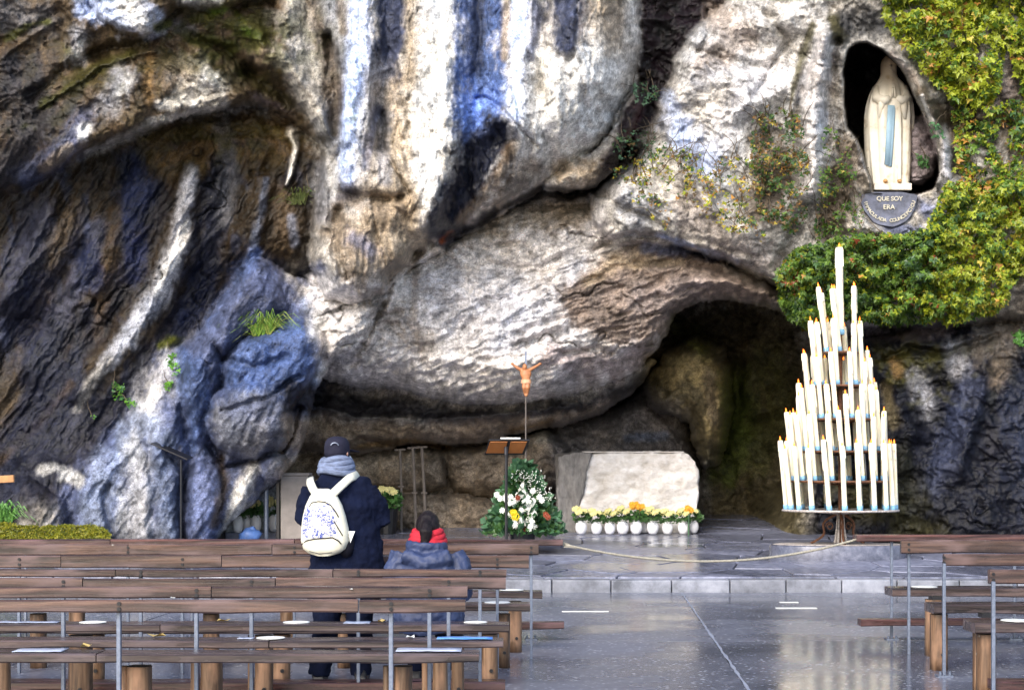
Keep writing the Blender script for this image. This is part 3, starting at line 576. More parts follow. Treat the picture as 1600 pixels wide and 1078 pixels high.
def wood(name, c1, c2, c3_, rough=.38, along='x', sc=1.0):
    m, n, b = nodes_of(name)
    s = {'x': (1.1*sc, 26*sc, 26*sc), 'z': (26*sc, 26*sc, 1.6*sc)}[along]; oc = obj_co(n, s)
    oi = n.nodes.new('ShaderNodeObjectInfo'); ad = n.nodes.new('ShaderNodeVectorMath'); ad.operation = 'ADD'
    mu = n.nodes.new('ShaderNodeMath'); mu.operation = 'MULTIPLY'; mu.inputs[1].default_value = 37; n.links.new(oi.outputs['Random'], mu.inputs[0])
    n.links.new(oc, ad.inputs[0]); n.links.new(mu.outputs[0], ad.inputs[1])
    t = N(n, 'TexNoise', Scale=1.0, Detail=7.0, Roughness=.68, Distortion=.5); n.links.new(ad.outputs[0], t.inputs['Vector'])
    r = ramp(n, t.outputs[0], [(.36, c1), (.5, c2), (.64, c3_)])
    q = ramp(n, oi.outputs['Random'], [(0, (.72, .70, .70)), (1, (1.3, 1.25, 1.25))]); out = mixc(n, 1, r.outputs[0], q.outputs[0], 'MULTIPLY')
    o2 = obj_co(n, (2.2, 9, 9) if along == 'x' else (9, 9, 3)); g = N(n, 'TexNoise', Scale=1.0, Detail=5.0); n.links.new(o2, g.inputs['Vector'])
    gr = ramp(n, g.outputs[0], [(.52, (0,)*3), (.68, (1,)*3)]); out = mixc(n, gr.outputs[0], out, tuple(min(1, x*v_+.02) for x, v_ in zip(c2, (2.1, 2.0, 2.1))))
    v = N(n, 'TexVoronoi', Scale=20.0); o3 = obj_co(n); n.links.new(o3, v.inputs['Vector'])
    sp = ramp(n, v.outputs['Distance'], [(.13, (1,)*3), (.22, (0,)*3)]); sc_ = ramp(n, v.outputs['Color'], [(.86, (0,)*3), (.9, (.7,)*3)])
    out = mixc(n, mixc(n, 1, sp.outputs[0], sc_.outputs[0], 'MULTIPLY'), out, (.5, .48, .42))
    n.links.new(out, b.inputs['Base Color'])
    rr = ramp(n, g.outputs[0], [(.4, (rough*.5,)*3), (.65, (rough*1.5,)*3)]); n.links.new(rr.outputs[0], b.inputs['Roughness'])
    bump(n, b, t.outputs[0], .5, .006); return m
M['plank'] = wood('plank_wood', (.016,.010,.010), (.052,.031,.027), (.125,.075,.058), .34)
M['seatw'] = wood('seat_wood', (.015,.011,.012), (.048,.034,.034), (.115,.082,.075), .26)
M['dark_plank'] = wood('rail_wood', (.016,.008,.008), (.050,.023,.022), (.11,.052,.044), .32)
M['log'] = wood('log_wood', (.055,.03,.016), (.13,.075,.04), (.23,.145,.085), .6, 'z')
M['logdark'] = mat('log_end', (.03,.024,.02), .6)
M['steel'] = mat('galvanised_steel', (.17,.20,.27), .42, .4, .3, 40, .1)
M['darkmetal'] = mat('dark_metal', (.02,.02,.024), .4, .4)
M['rust'] = mat('rusty_iron', (.17,.075,.04), .7, .3, .6, 25, .4)
M['crust'] = mat('wax_crusted_iron', (.5,.45,.42), .6, 0, .6, 30, .5)
M['white'] = mat('white_paper', (.86,.86,.82), .7, 0, .05, 8, 0)
M['ceramic'] = mat('white_ceramic', (.80,.80,.84), .3, 0, .08, 6, 0)
def wax():
    m, n, b = nodes_of('candle_wax'); b.inputs['Base Color'].default_value = (.88,.82,.64,1); b.inputs['Roughness'].default_value = .45
    b.inputs['Subsurface Weight'].default_value = .25; b.inputs['Subsurface Radius'].default_value = (.05,.03,.015)
    oc = obj_co(n, (14, 14, 3)); t = N(n, 'TexNoise', Scale=1.0, Detail=4.0); n.links.new(oc, t.inputs['Vector'])
    r = ramp(n, t.outputs[0], [(.3, (.80,.73,.52)), (.7, (.90,.87,.76))]); n.links.new(r.outputs[0], b.inputs['Base Color']); bump(n, b, t.outputs[0], .5, .01); return m
M['wax'] = wax()
M['bluecup'] = mat('blue_paper_sleeve', (.22,.45,.68), .6, 0, .35, 14, 0)
M['wick'] = mat('wick', (.03,.02,.015), .9)
def glow(name, c, s):
    m, n, b = nodes_of(name); b.inputs['Base Color'].default_value = (*c, 1); b.inputs['Emission Color'].default_value = (*c, 1); b.inputs['Emission Strength'].default_value = s; return m
M['flame'] = glow('flame', (1, .20, .02), 1.6)

# ---------------------------------------------------------------- ground, concrete, kerb, grotto paving
def sheet(name, x0, x1, y0, y1, z, mt, parent=None, kind=None):
    mb = MB(); mb.add([(x0,y0,z),(x1,y0,z),(x1,y1,z),(x0,y1,z)], [(0,1,2,3)]); o = mb.build(name, mt, parent)
    if kind: tag(o, kind=kind)
    return o
g = sheet('ground', -400, 400, -400, 600, -.06, M['ground'], None, 'structure'); tag(g, 'wet ground under and around the concrete forecourt')
fc_ = empty('forecourt', (0, 0, 0)); tag(fc_, 'wet dark concrete forecourt in front of the grotto', kind='structure')
def jx(y): return 1.63 + (y - 11.5) * (2.11 - 1.63) / (20.75 - 11.5)
def slab(q, z0, z1, name, mt, parent, bev=.004):
    mb = MB(); k = len(q)
    mb.add([(x, y, z0) for x, y in q] + [(x, y, z1) for x, y in q], [tuple(range(k))[::-1], tuple(range(k, 2*k))] + [(i, (i+1) % k, k+(i+1) % k, k+i) for i in range(k)])
    return mb.build(name, mt, parent, bevel=bev)
ybr = [-6, 0, 5.2, 9.9, 14.8, 20.71]
for i in range(len(ybr) - 1):
    a, c = ybr[i] + .007, ybr[i+1] - .007
    for j in range(-3, 3):
        w = 5.6
        def X(y, j_): return jx(y) + j_ * w
        slab([(X(a, j)+.008, a), (X(a, j+1)-.008, a), (X(c, j+1)-.008, c), (X(c, j)+.008, c)], -.05, 0, 'concrete_panel', M['concrete'], fc_)
# pale salt and grit lying along the long joint
mb = MB(); y = 6.0; vs = []
while y < 20.65:
    w = .007 + .012 * abs(mnoise.noise(Vector((y*2.7, 0, 0)))) + .03*max(0, mnoise.noise(Vector((y*1.8, 5, 0)))-.1); dx = .01*mnoise.noise(Vector((y*3, 9, 0)))
    vs.append((jx(y)-w+dx, y, .004)); vs.append((jx(y)+w*1.3+dx, y, .004)); y += .12
mb.add(vs, [(2*i, 2*i+1, 2*i+3, 2*i+2) for i in range(len(vs)//2 - 1)]); tag(mb.build('joint_grit', M['joint'], fc_), kind='stuff')

kerb = empty('kerb', (0, 0, 0)); tag(kerb, 'pale stone kerb edging the raised grotto paving', kind='structure')
x = -12.0
while x < 16:
    w = .74 + random.uniform(-.06, .06)
    slab([(x+.006, 20.75+random.uniform(0,.006)), (x+w-.006, 20.75+random.uniform(0,.006)), (x+w-.006, 21.07), (x+.006, 21.07)], -.05, .15+random.uniform(-.004,.004), 'kerb_stone', M['kerb'], kerb, .012)
    x += w
# crazy paving, stone by stone, rising gently to the rock
gp = empty('grotto_paving', (0, 0, 0)); tag(gp, 'dark wet crazy paving of the grotto floor', kind='structure')
mb = MB(); mb.add([(-30, 21.07, floor_z(21.07)-.03), (30, 21.07, floor_z(21.07)-.03), (30, 36, floor_z(36)-.03), (-30, 36, floor_z(36)-.03)], [(0,1,2,3)])
mb.build('mortar_bed', M['mortar'], gp)
random.seed(11)
seeds = []
yy = 21.15
while yy < 31.5:
    dy = .62 + (yy - 20) * .05; xx = -7.5
    while xx < 11.5:
        seeds.append((xx + random.uniform(-.35, .35), yy + random.uniform(-.25, .25)*dy/.6)); xx += .95 + (yy - 20) * .06
    yy += dy
def clip(poly, nx_, ny_, c):
    out = []
    for i in range(len(poly)):
        a, b2 = poly[i], poly[(i+1) % len(poly)]; da = a[0]*nx_ + a[1]*ny_ - c; db = b2[0]*nx_ + b2[1]*ny_ - c
        if da <= 0: out.append(a)
        if da * db < 0:
            t = da / (da - db); out.append((a[0] + (b2[0]-a[0])*t, a[1] + (b2[1]-a[1])*t))
    return out
cells = []
for i, (sx, sy) in enumerate(seeds):
    poly = [(sx-2, max(21.08, sy-2)), (sx+2, max(21.08, sy-2)), (sx+2, sy+2), (sx-2, sy+2)]
    for j, (tx, ty) in enumerate(seeds):
        if i == j or abs(tx-sx) > 3.4 or abs(ty-sy) > 3.4: continue
        nx_, ny_ = tx-sx, ty-sy; L = math.hypot(nx_, ny_); nx_ /= L; ny_ /= L
        c = nx_*(sx+tx)/2 + ny_*(sy+ty)/2 - .014
        poly = clip(poly, nx_, ny_, c)
        if len(poly) < 3: break
    if len(poly) >= 3: cells.append(poly)
cells.sort(key=lambda p_: p_[0][1])
def cell_geo(mb, poly):
    lift = random.uniform(-.006, .008); tilt = random.uniform(-.006, .006); cx0 = sum(p_[0] for p_ in poly)/len(poly); cy0 = sum(p_[1] for p_ in poly)/len(poly)
    k = len(poly); top = [(cx0+(x-cx0)*.985, cy0+(y-cy0)*.985, floor_z(y)+.004+lift+tilt*(x-cx0)) for x, y in poly]
    mb.add([(x, y, floor_z(y)-.04) for x, y in poly] + [(x, y, z-.012) for (x, y), (_, _, z) in zip(poly, top)] + top,
           [(i, (i+1) % k, k+(i+1) % k, k+i) for i in range(k)] + [(k+i, k+(i+1) % k, 2*k+(i+1) % k, 2*k+i) for i in range(k)] + [tuple(range(2*k, 3*k))])
for p_ in cells[:290]:
    mb = MB(); cell_geo(mb, p_); mb.build('paving_stone', M['paving'], gp)
if len(cells) > 290:
    mb = MB()
    for p_ in cells[290:]: cell_geo(mb, p_)
    tag(mb.build('far_paving', M['paving'], gp), kind='stuff')

# ---------------------------------------------------------------- benches
random.seed(5)
NT = 0
def plank(px0, px1, ytop, ybot, d, depth, mt, parent, name, joints=()):
    """planks end to end between photo columns px0..px1 at distance d"""
    edges = [px0] + list(joints) + [px1]
    for e0, e1 in zip(edges[:-1], edges[1:]):
        x0, x1 = PX(e0, d)+.003, PX(e1, d)-.003; z1, z0 = PZ(ytop, d), PZ(ybot, d)
        nseg = max(2, int((x1-x0)/.22)); mb = MB(); vs = []; off = random.uniform(0, 50); dz = random.uniform(-.003, .003)
        for i in range(nseg+1):
            x = x0 + (x1-x0)*i/nseg; w = .006*mnoise.noise(Vector((x*1.3+off, 0, 0))) + dz; w2 = .010*mnoise.noise(Vector((x*2.1+off, 7, 0)))
            c = .008
            sec = [(0, z0+c+w2), (0, z1-c+w), (c, z1+w), (depth-c, z1+w), (depth, z1-c+w), (depth, z0+c), (depth-c, z0), (c, z0+w2)]
            vs += [(x, yq + .003*mnoise.noise(Vector((x*1.7+off, 3, 0))), zq) for yq, zq in sec]
        fs = [(i*8+k, (i+1)*8+k, (i+1)*8+(k+1) % 8, i*8+(k+1) % 8) for i in range(nseg) for k in range(8)]
        fs += [tuple(range(8)), tuple(nseg*8+k for k in range(8))[::-1]]
        mb.add(vs, fs)
        o = mb.build(name, mt, parent)
        # origin at the plank so its grain starts afresh
        cx0, cz0 = (x0+x1)/2, (z0+z1)/2
        o.data.transform(Matrix.Translation((-cx0, 0, -cz0))); o.location = (cx0, d - parent.location.y, cz0)
def put(o, parent): o.parent = parent
def post(px, ytop, d, parent, foot=True, r=.011):
    x = PX(px, d); mb = MB(); zt = PZ(ytop, d)
    mb.box((x, d, (zt)/2), (r*2, .03, zt)); o = mb.build('post', M['steel'], None, bevel=.003); o.data.transform(Matrix.Translation((0, -parent.location.y, 0))); o.parent = parent
    if foot:
        mb = MB(); mb.box((x, d, .006), (.11, .11, .012)); mb.tube([(x+.035, d-.03, .012), (x+.035, d-.03, .04)], .009, 6); mb.tube([(x-.035, d-.03, .012), (x-.035, d-.03, .04)], .009, 6)
        f2 = mb.build('foot_plate', M['steel'], o)
        f2.data.transform(Matrix.Translation((0, -parent.location.y, 0)))
def bolts(px, yt, yb, d, parent):
    for yy_ in (yt+(yb-yt)*.3, yt+(yb-yt)*.72):
        mb = MB(); x = PX(px, d); z = PZ(yy_, d); mb.tube([(x, d-parent.location.y-.008, z), (x, d-parent.location.y+.01, z)], .011, 7); mb.build('bolt', M['darkmetal'], parent)
def logleg(px, wpx, ytop, d, parent, mt=None):
    x = PX(px, d); w = wpx/F*d; zt = PZ(ytop, d); mb = MB(); n_ = 9
    prof = []; k = 10
    off = random.uniform(0, 9)
    rings = []
    for i in range(5):
        z = zt*i/4; t_ = 1 + .05*mnoise.noise(Vector((off, z*3, 0)))
        for q in range(k):
            a = 2*math.pi*q/k+.3; rr = (w/2)*t_*(1+.07*mnoise.noise(Vector((math.cos(a)*2+off, math.sin(a)*2, z))))
            sq = 1/max(abs(math.cos(a)), abs(math.sin(a)))**.55
            rings.append((x+math.cos(a)*rr*sq, d - parent.location.y+math.sin(a)*rr*sq, z))
    mb.add(rings, [(i*k+q, i*k+(q+1) % k, (i+1)*k+(q+1) % k, (i+1)*k+q) for i in range(4) for q in range(k)] + [tuple(range(k))[::-1]])
    o = mb.build('log_leg', mt or M['log'], parent, smooth=True)
    mb = MB(); mb.add([(a_[0], a_[1], zt+.002) for a_ in rings[-k:]], [tuple(range(k))]); mb.build('cut_end', M['logdark'], o)
    mb = MB(); mb.tube([(x+w*.1, d-parent.location.y-w/2-.012, .12), (x+w*.1, d-parent.location.y-w/2+.03, .12)], .014, 6); mb.build('bolt', M['darkmetal'], o)

LX = -330   # left rows run on out of the picture
def bench(name, label, cat, group, ref_d, spec):
    r_ = empty(name, (0, ref_d, 0)); tag(r_, label, cat, group)
    for s_ in spec:
        if s_[0] == 'plank': _, nm, p0, p1, yt, yb, d, dep, mt, jn = s_; plank(p0, p1, yt, yb, d, dep, M[mt], r_, nm, jn)
        elif s_[0] == 'post': post(s_[1], s_[2], s_[3], r_, s_[4])
        elif s_[0] == 'log': logleg(s_[1], s_[2], s_[3], s_[4], r_)
        elif s_[0] == 'bracket':
            _, px, yt, yb, d = s_; mb = MB(); mb.box((PX(px, d), d-ref_d, (PZ(yt, d)+PZ(yb, d))/2), (.09, .12, abs(PZ(yt, d)-PZ(yb, d)))); mb.build('bracket', M['darkmetal'], r_)
    bk = [s_ for s_ in spec if s_[0] == 'plank' and s_[1] == 'backrest_plank']
    for s_ in spec:
        if s_[0] == 'post' and bk: bolts(s_[1], bk[0][4], bk[0][5], bk[0][6], r_)
    return r_
def brow(spec_posts, spec_logs, back, seat):
    """back: (p0,p1,ytop,ybot,d,joints)  seat: (p0,p1,ytop_near,ybot_near,d_near,joints)"""
    out = [('plank', 'backrest_plank', back[0], back[1], back[2], back[3], back[4], .05, 'plank', back[5])]
    out += [('plank', 'seat_plank', seat[0], seat[1], seat[2], seat[3]-3.5, seat[4], .24, 'seatw', seat[5])]
    out += [('post', p_, back[2]+4, back[4]+.066, False) for p_ in spec_posts]
    out += [('log', p_, w, seat[3]+ (1 if i % 2 else 1), seat[4]+.17) for i, (p_, w) in enumerate(spec_logs)]
    return out
GB = 'wooden benches in rows before the grotto'; GR = 'kneeling rails in front of the benches'
bench('kneeling_rail', 'long kneeling rail at the front of the left block, rope tied to its end', 'kneeler', GR, 14.8,
    [('plank', 'rail', LX, 880, 843, 852.5, 14.8, .16, 'dark_plank', (172, 460, 640)), ('plank', 'kneeler_plank', LX, 882, 972, 983, 14.72, .16, 'dark_plank', (250, 600)),
     ('post', 830, 850, 14.9, True), ('post', 560, 850, 14.9, True), ('post', 300, 850, 14.9, True), ('post', 40, 850, 14.9, True)])
bench('bench', 'left wooden bench nearest the grotto, directly behind the left kneeling rail', 'bench', GB, 13.7,
    brow([830, 460, 200], [(805, 21), (450, 24), (120, 24)], (LX, 842, 850, 867, 13.3, (200, 425)), (LX, 848, 924, 938, 13.7, (380,))))
bench('bench', 'second left bench from the grotto, just beyond the standing man', 'bench', GB, 12.5,
    brow([777, 520, 285, 30], [(786, 22), (540, 26), (330, 26), (60, 26)], (LX, 827, 867.5, 887, 12.35, (95, 346, 610)), (LX, 829, 944, 957.5, 12.6, (300, 620))))
bench('bench', 'left bench on which the woman in the blue jacket sits', 'bench', GB, 11.5,
    [('plank', 'backrest_plank', LX, 792, 889, 901.5, 10.92, .07, 'plank', (180, 520)), ('plank', 'seat_plank', LX, 780, 977, 990, 11.5, .30, 'seatw', (240, 560)), ('plank', 'kneeler_plank', LX, 790, 1066, 1079, 10.95, .2, 'dark_plank', (400,)),
     ('post', 750, 896, 11.0, True), ('post', 560, 896, 11.0, False), ('post', 220, 896, 11.0, False), ('log', 765, 26, 990, 11.62), ('log', 440, 26, 990, 11.62), ('log', 150, 26, 990, 11.62)])
bench('bench', 'left bench right behind the seated woman, with a pale round sticker near its aisle end', 'bench', GB, 10.5,
    brow([701, 393, 99], [(715, 20), (412, 28), (392, 9), (126, 36)], (LX, 791, 903, 921, 10.05, (129, 430)), (LX, 796, 976, 991, 10.45, (250,))))
bench('bench', 'left bench with the blue folded leaflet on its seat', 'bench', GB, 9.75,
    brow([671, 307, -20], [(688, 23), (664, 10), (330, 34), (305, 14), (5, 22)], (LX, 731, 917, 934.5, 9.3, (330,)), (LX, 787, 1001, 1016, 9.7, (420,))))
bench('bench', 'nearest left bench, its posts rising in front of all the others', 'bench', GB, 9.0,
    brow([611, 186], [(630, 27), (604, 11), (218, 38), (194, 12)], (LX, 728, 936.5, 957, 8.5, (560,)), (LX, 749, 1021, 1039, 9.0, (150,))))
# right block
RX = 2000
bench('kneeling_rail', 'kneeling rail at the front of the right block, beside the candle stand', 'kneeler', GR, 14.8,
    [('plank', 'rail', 1339, RX, 836, 846, 14.8, .2, 'dark_plank', (1700,)), ('plank', 'kneeler_plank', 1345, RX, 967, 977.5, 14.72, .16, 'dark_plank', (1560,)), ('post', 1393, 845, 14.9, True), ('post', 1585, 845, 14.9, True)])
bench('bench', 'right wooden bench nearest the grotto, directly behind the right kneeling rail', 'bench', GB, 13.9,
    [('plank', 'backrest_plank', 1408, RX, 844, 864, 13.6, .05, 'plank', ()), ('plank', 'seat_plank', 1394, RX, 919, 932, 13.9, .3, 'seatw', (1640,)), ('post', 1420, 860, 13.7, False), ('log', 1459, 26, 936, 13.6), ('bracket', 1462, 931, 937, 13.6), ('log', 1660, 26, 936, 13.8)])
bench('bench', 'middle bench of the right block, its seat end over a split log', 'bench', GB, 12.4,
    [('plank', 'backrest_plank', 1475, RX, 865, 884, 12.25, .05, 'plank', ()), ('plank', 'seat_plank', 1459, RX, 944, 958.5, 12.5, .3, 'seatw', (1700,)), ('post', 1475, 880, 12.22, True), ('log', 1467, 26, 959, 12.62), ('log', 1700, 26, 959, 12.62), ('bracket', 1541, 957, 964, 12.3)])
bench('bench', 'nearest bench of the right block, cut off by the picture edge', 'bench', GB, 11.0,
    [('plank', 'backrest_plank', 1546, RX, 890, 912, 10.72, .05, 'plank', ()), ('plank', 'seat_plank', 1523, RX, 973, 989, 10.95, .3, 'seatw', (1720,)), ('plank', 'kneeler_plank', 1556, RX, 1065, 1080, 10.75, .2, 'dark_plank', ()), ('post', 1552, 908, 10.68, True), ('log', 1541, 30, 990, 11.08), ('log', 1526, 12, 985, 11.2), ('log', 1780, 30, 990, 11.08)])

# ---------------------------------------------------------------- small things lying on seats and floor
def disc(px, py, d, label, r=.075):
    p_ = P(px, py, d); mb = MB(); mb.lathe([(r*1.35, 0), (r*1.35, .003)], (0, 0, 0), 20, 1, 1); o = mb.build('seat_sticker', M['white']); o.location = p_ + Vector((0, 0, .001)); tag(o, label, 'sticker', 'round seat stickers')
def seat_pt(px, yn, dn, back=.14):
    """point on a seat whose near top edge sits at photo row yn and depth dn"""
    z = PZ(yn, dn); d = dn + back; return Vector(((px-800)/F*d, d, z+.004))
def on_seat(px, yn, dn, label, r=.1, back=.14):
    mb = MB(); mb.lathe([(r, 0), (r, .003)], (0, 0, 0), 22); o = mb.build('seat_sticker', M['white']); o.location = seat_pt(px, yn, dn, back); tag(o, label, 'sticker', 'round seat stickers')
on_seat(799, 924, 13.7, 'white round sticker at the aisle end of the frontmost left bench', .10)
on_seat(777, 944, 12.6, 'white round sticker on the second left bench from the grotto', .10)
on_seat(743, 976, 10.45, 'white round sticker on the bench behind the seated woman, aisle end', .075)
on_seat(463, 976, 10.45, 'white round sticker just left of the standing man\'s legs', .085)
on_seat(145, 976, 10.45, 'white round sticker far left between two steel posts', .085)
on_seat(423, 1001, 9.7, 'large white round sticker below and left of the man', .085)
on_seat(1444, 919, 13.9, 'white round sticker on the frontmost right bench', .11)
on_seat(1590, 973, 10.95, 'white round sticker on the nearest right bench, at the picture edge', .11)
M['wetfilm'] = mat('wet_sheen', (.50,.56,.72), .25, 0, .2, 10, 0)  # pale lavender paints the sky's reflection in water lying on the seats
def sheet_on(px0, px1, yn, dn, b0, b1, label, name='wet_sheet', mt='wetfilm', cat='sheet'):
    a, c = seat_pt(px0, yn, dn, b0), seat_pt(px1, yn, dn, b1); n_ = 8; w = c.x-a.x; mb = MB()
    vs = []
    for i in range(n_+1):
        for j in range(4):
            u, v_ = i/n_, j/3; vs.append((w*(u-.5) + .02*mnoise.noise(Vector((v_*3, u*2, px0))), (b1-b0)*(v_-.5)+.02*mnoise.noise(Vector((u*4, v_, px0*.1))), .002+.006*abs(mnoise.noise(Vector((u*5, v_*3, px0))))))
    k = [(i*4+j, (i+1)*4+j, (i+1)*4+j+1, i*4+j+1) for i in range(n_) for j in range(3)]
    mb.add(vs, k); o = mb.build(name, M[mt], smooth=True); o.location = ((a.x+c.x)/2, (a.y+c.y)/2, a.z)
    m = o.modifiers.new('s', 'SOLIDIFY'); m.thickness = .002; tag(o, label, cat); return o
sheet_on(-10, 95, 976, 10.45, .10, .2, 'pale wet film at the far left behind a steel post')
sheet_on(18, 108, 1021, 9.0, .06, .24, 'pale wet film on the nearest left bench')
sheet_on(618, 722, 1021, 9.0, .08, .26, 'curved pale wet film on the nearest bench near its aisle end')
sheet_on(536, 580, 976, 10.45, .05, .2, 'pale damp patch of paper behind the man\'s right leg')
sheet_on(370, 398, 1001, 9.7, .08, .16, 'small bluish wet film beside the largest round sticker')
M['bluelf'] = mat('blue_print', (.02,.16,.62), .35, 0, .8, 9, .2, c2=(.25,.50,.8))
o = sheet_on(682, 770, 1001, 9.7, .06, .2, 'bright blue folded leaflet lying on a bench by the aisle', 'leaflet', 'bluelf', 'leaflet')
M['yleaf'] = mat('fallen_leaf', (.55,.40,.14), .6, 0, .3, 20, 0)
def fallen(px, yn, dn, b_, label, s_=.04, mt='yleaf'):
    mb = MB(); vs = [(-1,0,.1),(-.5,.45,.35),(.2,.5,.05),(1,.05,.3),(.3,-.5,.12),(-.5,-.4,.3),(0,0,.02)]
    mb.add([(x*s_, y*s_, z*s_) for x, y, z in vs], [(i, (i+1) % 6, 6) for i in range(6)]); o = mb.build('fallen_leaf', M[mt]); o.location = seat_pt(px, yn, dn, b_)+Vector((0,0,.002)); o.rotation_euler = (0, 0, random.uniform(0, 6))
    tag(o, label, 'leaf', 'fallen leaves on the benches')
fallen(245, 1001, 9.7, .2, 'yellow fallen leaf between the two left steel posts', .06); fallen(135, 1021, 9.0, .3, 'curled yellow leaf on the nearest bench, left part', .06)
fallen(350, 976, 10.45, .2, 'tan leaf on the bench right of the tall left post', .05); fallen(597, 976, 10.45, .15, 'yellow leaf on the seat between man and woman', .055)
fallen(641, 1001, 9.7, .12, 'pale folded leaf beside the blue leaflet', .05, 'white'); fallen(549, 922, 9.3, -.02, 'small white petal on the backrest top below the man', .018, 'white'); fallen(270, 936.5, 8.5, .02, 'pale petal on the nearest backrest, left part', .022, 'white')
# tape strips on the floor
def floor_at(px, py): d = F*CH/(py-HY); return Vector(((px-800)/F*d, d, 0))
for px0, px1, py, lab in ((878, 951, 955.5, 'white tape strip on the forecourt left of the long joint'), (1212, 1276, 950, 'longer of the two white tape strips near the kerb'), (1218, 1247, 941, 'short cream tape strip close to the kerb')):
    a, c = floor_at(px0, py), floor_at(px1, py); mb = MB(); mb.box((0, 0, .0015), (c.x-a.x, .09, .003)); o = mb.build('tape_strip', M['white']); o.location = ((a.x+c.x)/2, a.y, .003); tag(o, lab, 'tape', 'tape strips on the forecourt')
random.seed(21)
# rope across the aisle
M['rope'] = mat('rope', (.30,.28,.23), .8, 0, .4, 60, .6)
pts = []
A_, B_ = P(884, 851, 14.85), P(1340, 842, 14.85); 
for i in range(49):
    t = i/48; q = A_.lerp(B_, t); sag = .172*(1-(2*t-1)**2)*(1+.12*(t-.5)); pts.append(q - Vector((0, 0, sag)))
mb = MB(); mb.tube(pts, .011, 8); ro = mb.build('rope', M['rope'], None, True); tag(ro, 'pale rope sagging across the aisle between the two kneeling rails', 'rope')
mb = MB()
for k in range(5):
    a = pts[0] + Vector((0, 0, .0)); mb.tube([a + Vector((.09, 0, -.03)), a + Vector((.03, .01*k-.02, .006*k-.02)), a + Vector((-.02-.01*k, .01*k-.02, .014*k-.02))], .005, 5)
mb.build('frayed_end', M['rope'], ro)

# ---------------------------------------------------------------- candle stand
SD = 23.4; SXc = PX(1313, SD); gz = floor_z(SD)
st = empty('candle_stand', (SXc, SD, gz)); tag(st, 'tall tiered iron candle stand crusted with wax, full of lit candles', 'candle stand')
def SZ(py): return PZ(py, SD) - gz
tiers = [(797, 84), (752, 71), (706, 59), (656, 48), (604, 36), (552, 24)]
mb = MB(); mb.tube([(0, 0, SZ(850)), (0, 0, SZ(520))], .03, 10); mb.build('column', M['rust'], st)
plinth = None
for ti, (py, rp) in enumerate(tiers):
    r_ = rp/F*SD; z = SZ(py); mb = MB(); k = 40
    for rr, th_ in ((r_+.045, .016), (r_-.05, .01)):
        mb.tube([(math.cos(2*math.pi*i/k)*rr, math.sin(2*math.pi*i/k)*rr, z) for i in range(k+1)], th_, 6, cap=False)
    for i in range(8):
        a = math.pi*i/4; mb.tube([(0, 0, z-.05), (math.cos(a)*rr*.6, math.sin(a)*rr*.6, z-.02), (math.cos(a)*(r_+.04), math.sin(a)*(r_+.04), z)], .009, 5)
    mb.build('tier_ring', M['crust'] if ti == 0 else M['rust'], st)
    mb = MB(); mb.lathe([(r_+.05, z-.012), (r_+.05, z-.004)], (0,0,0), 36); mb.build('drip_tray', M['crust'] if ti == 0 else M['darkmetal'], st)
mb = MB()
for k in range(7):
    a = k*.9+.4; r_ = .03+.02*random.random()
    mb.tube([(r_*math.cos(a), r_*math.sin(a), SZ(800)), (r_*1.3*math.cos(a), r_*1.3*math.sin(a), SZ(825)), (r_*1.8*math.cos(a), r_*1.8*math.sin(a), SZ(848))], [.008, .012, .022], 7)
mb.build('wax_runs', M['crust'], st, True)
for k, (dx, top, bot) in enumerate(((-.13, 802, 846), (.15, 802, 842), (0, 803, 848))):
    a = (2.6, .6, -1.57)[k]; mb = MB(); q = []
    for i in range(15):
        t = i/14; rr = .05 + .34*t + .07*math.sin(t*6.28); q.append((math.cos(a)*rr*1.15, math.sin(a)*rr*.8, SZ(803)*(1-t)+SZ(849)*t))
    mb.tube(q, .018, 6); e = Vector(q[-1])
    cs = Vector((math.cos(a)*.16, math.sin(a)*.16*.8, SZ(822))); mb.tube([cs + Vector((math.cos(a)*math.cos(w)*.06*(1-w/14), math.sin(a)*.5*math.cos(w)*.06, math.sin(w)*.06*(1-w/14))) for w in [i*.5 for i in range(18)]], .009, 5)
    mb.build('scroll_leg', M['rust'], st)
# stone plinth under the stand
mb = MB(); prof = [(PX(1205, SD)-SXc)]; 
rx = (1420-1205)/2/F*SD; pl = empty('stone_plinth', (PX(1312, SD), SD+.15, gz-.02)); tag(pl, 'low rounded stone plinth under the candle stand', 'plinth')
def px_ring(z, k=1): return [(math.cos(2*math.pi*i/32)*rx*k, math.sin(2*math.pi*i/32)*.55*k, z) for i in range(32)]
zt = PZ(851, SD) - gz + .02
mb.add(px_ring(0) + px_ring(zt-.02, 1.0) + px_ring(zt, .985), [(i, (i+1) % 32, 32+(i+1) % 32, 32+i) for i in range(32)] + [(32+i, 32+(i+1) % 32, 64+(i+1) % 32, 64+i) for i in range(32)] + [tuple(range(64, 96))])
mb.build('kerb_ring', M['paving'], pl, True)
mb = MB(); mb.add(px_ring(zt+.002, .95) + px_ring(zt+.012, .9), [(i, (i+1) % 32, 32+(i+1) % 32, 32+i) for i in range(32)] + [tuple(range(32, 64))]); mb.build('wax_spill', M['crust'], pl)

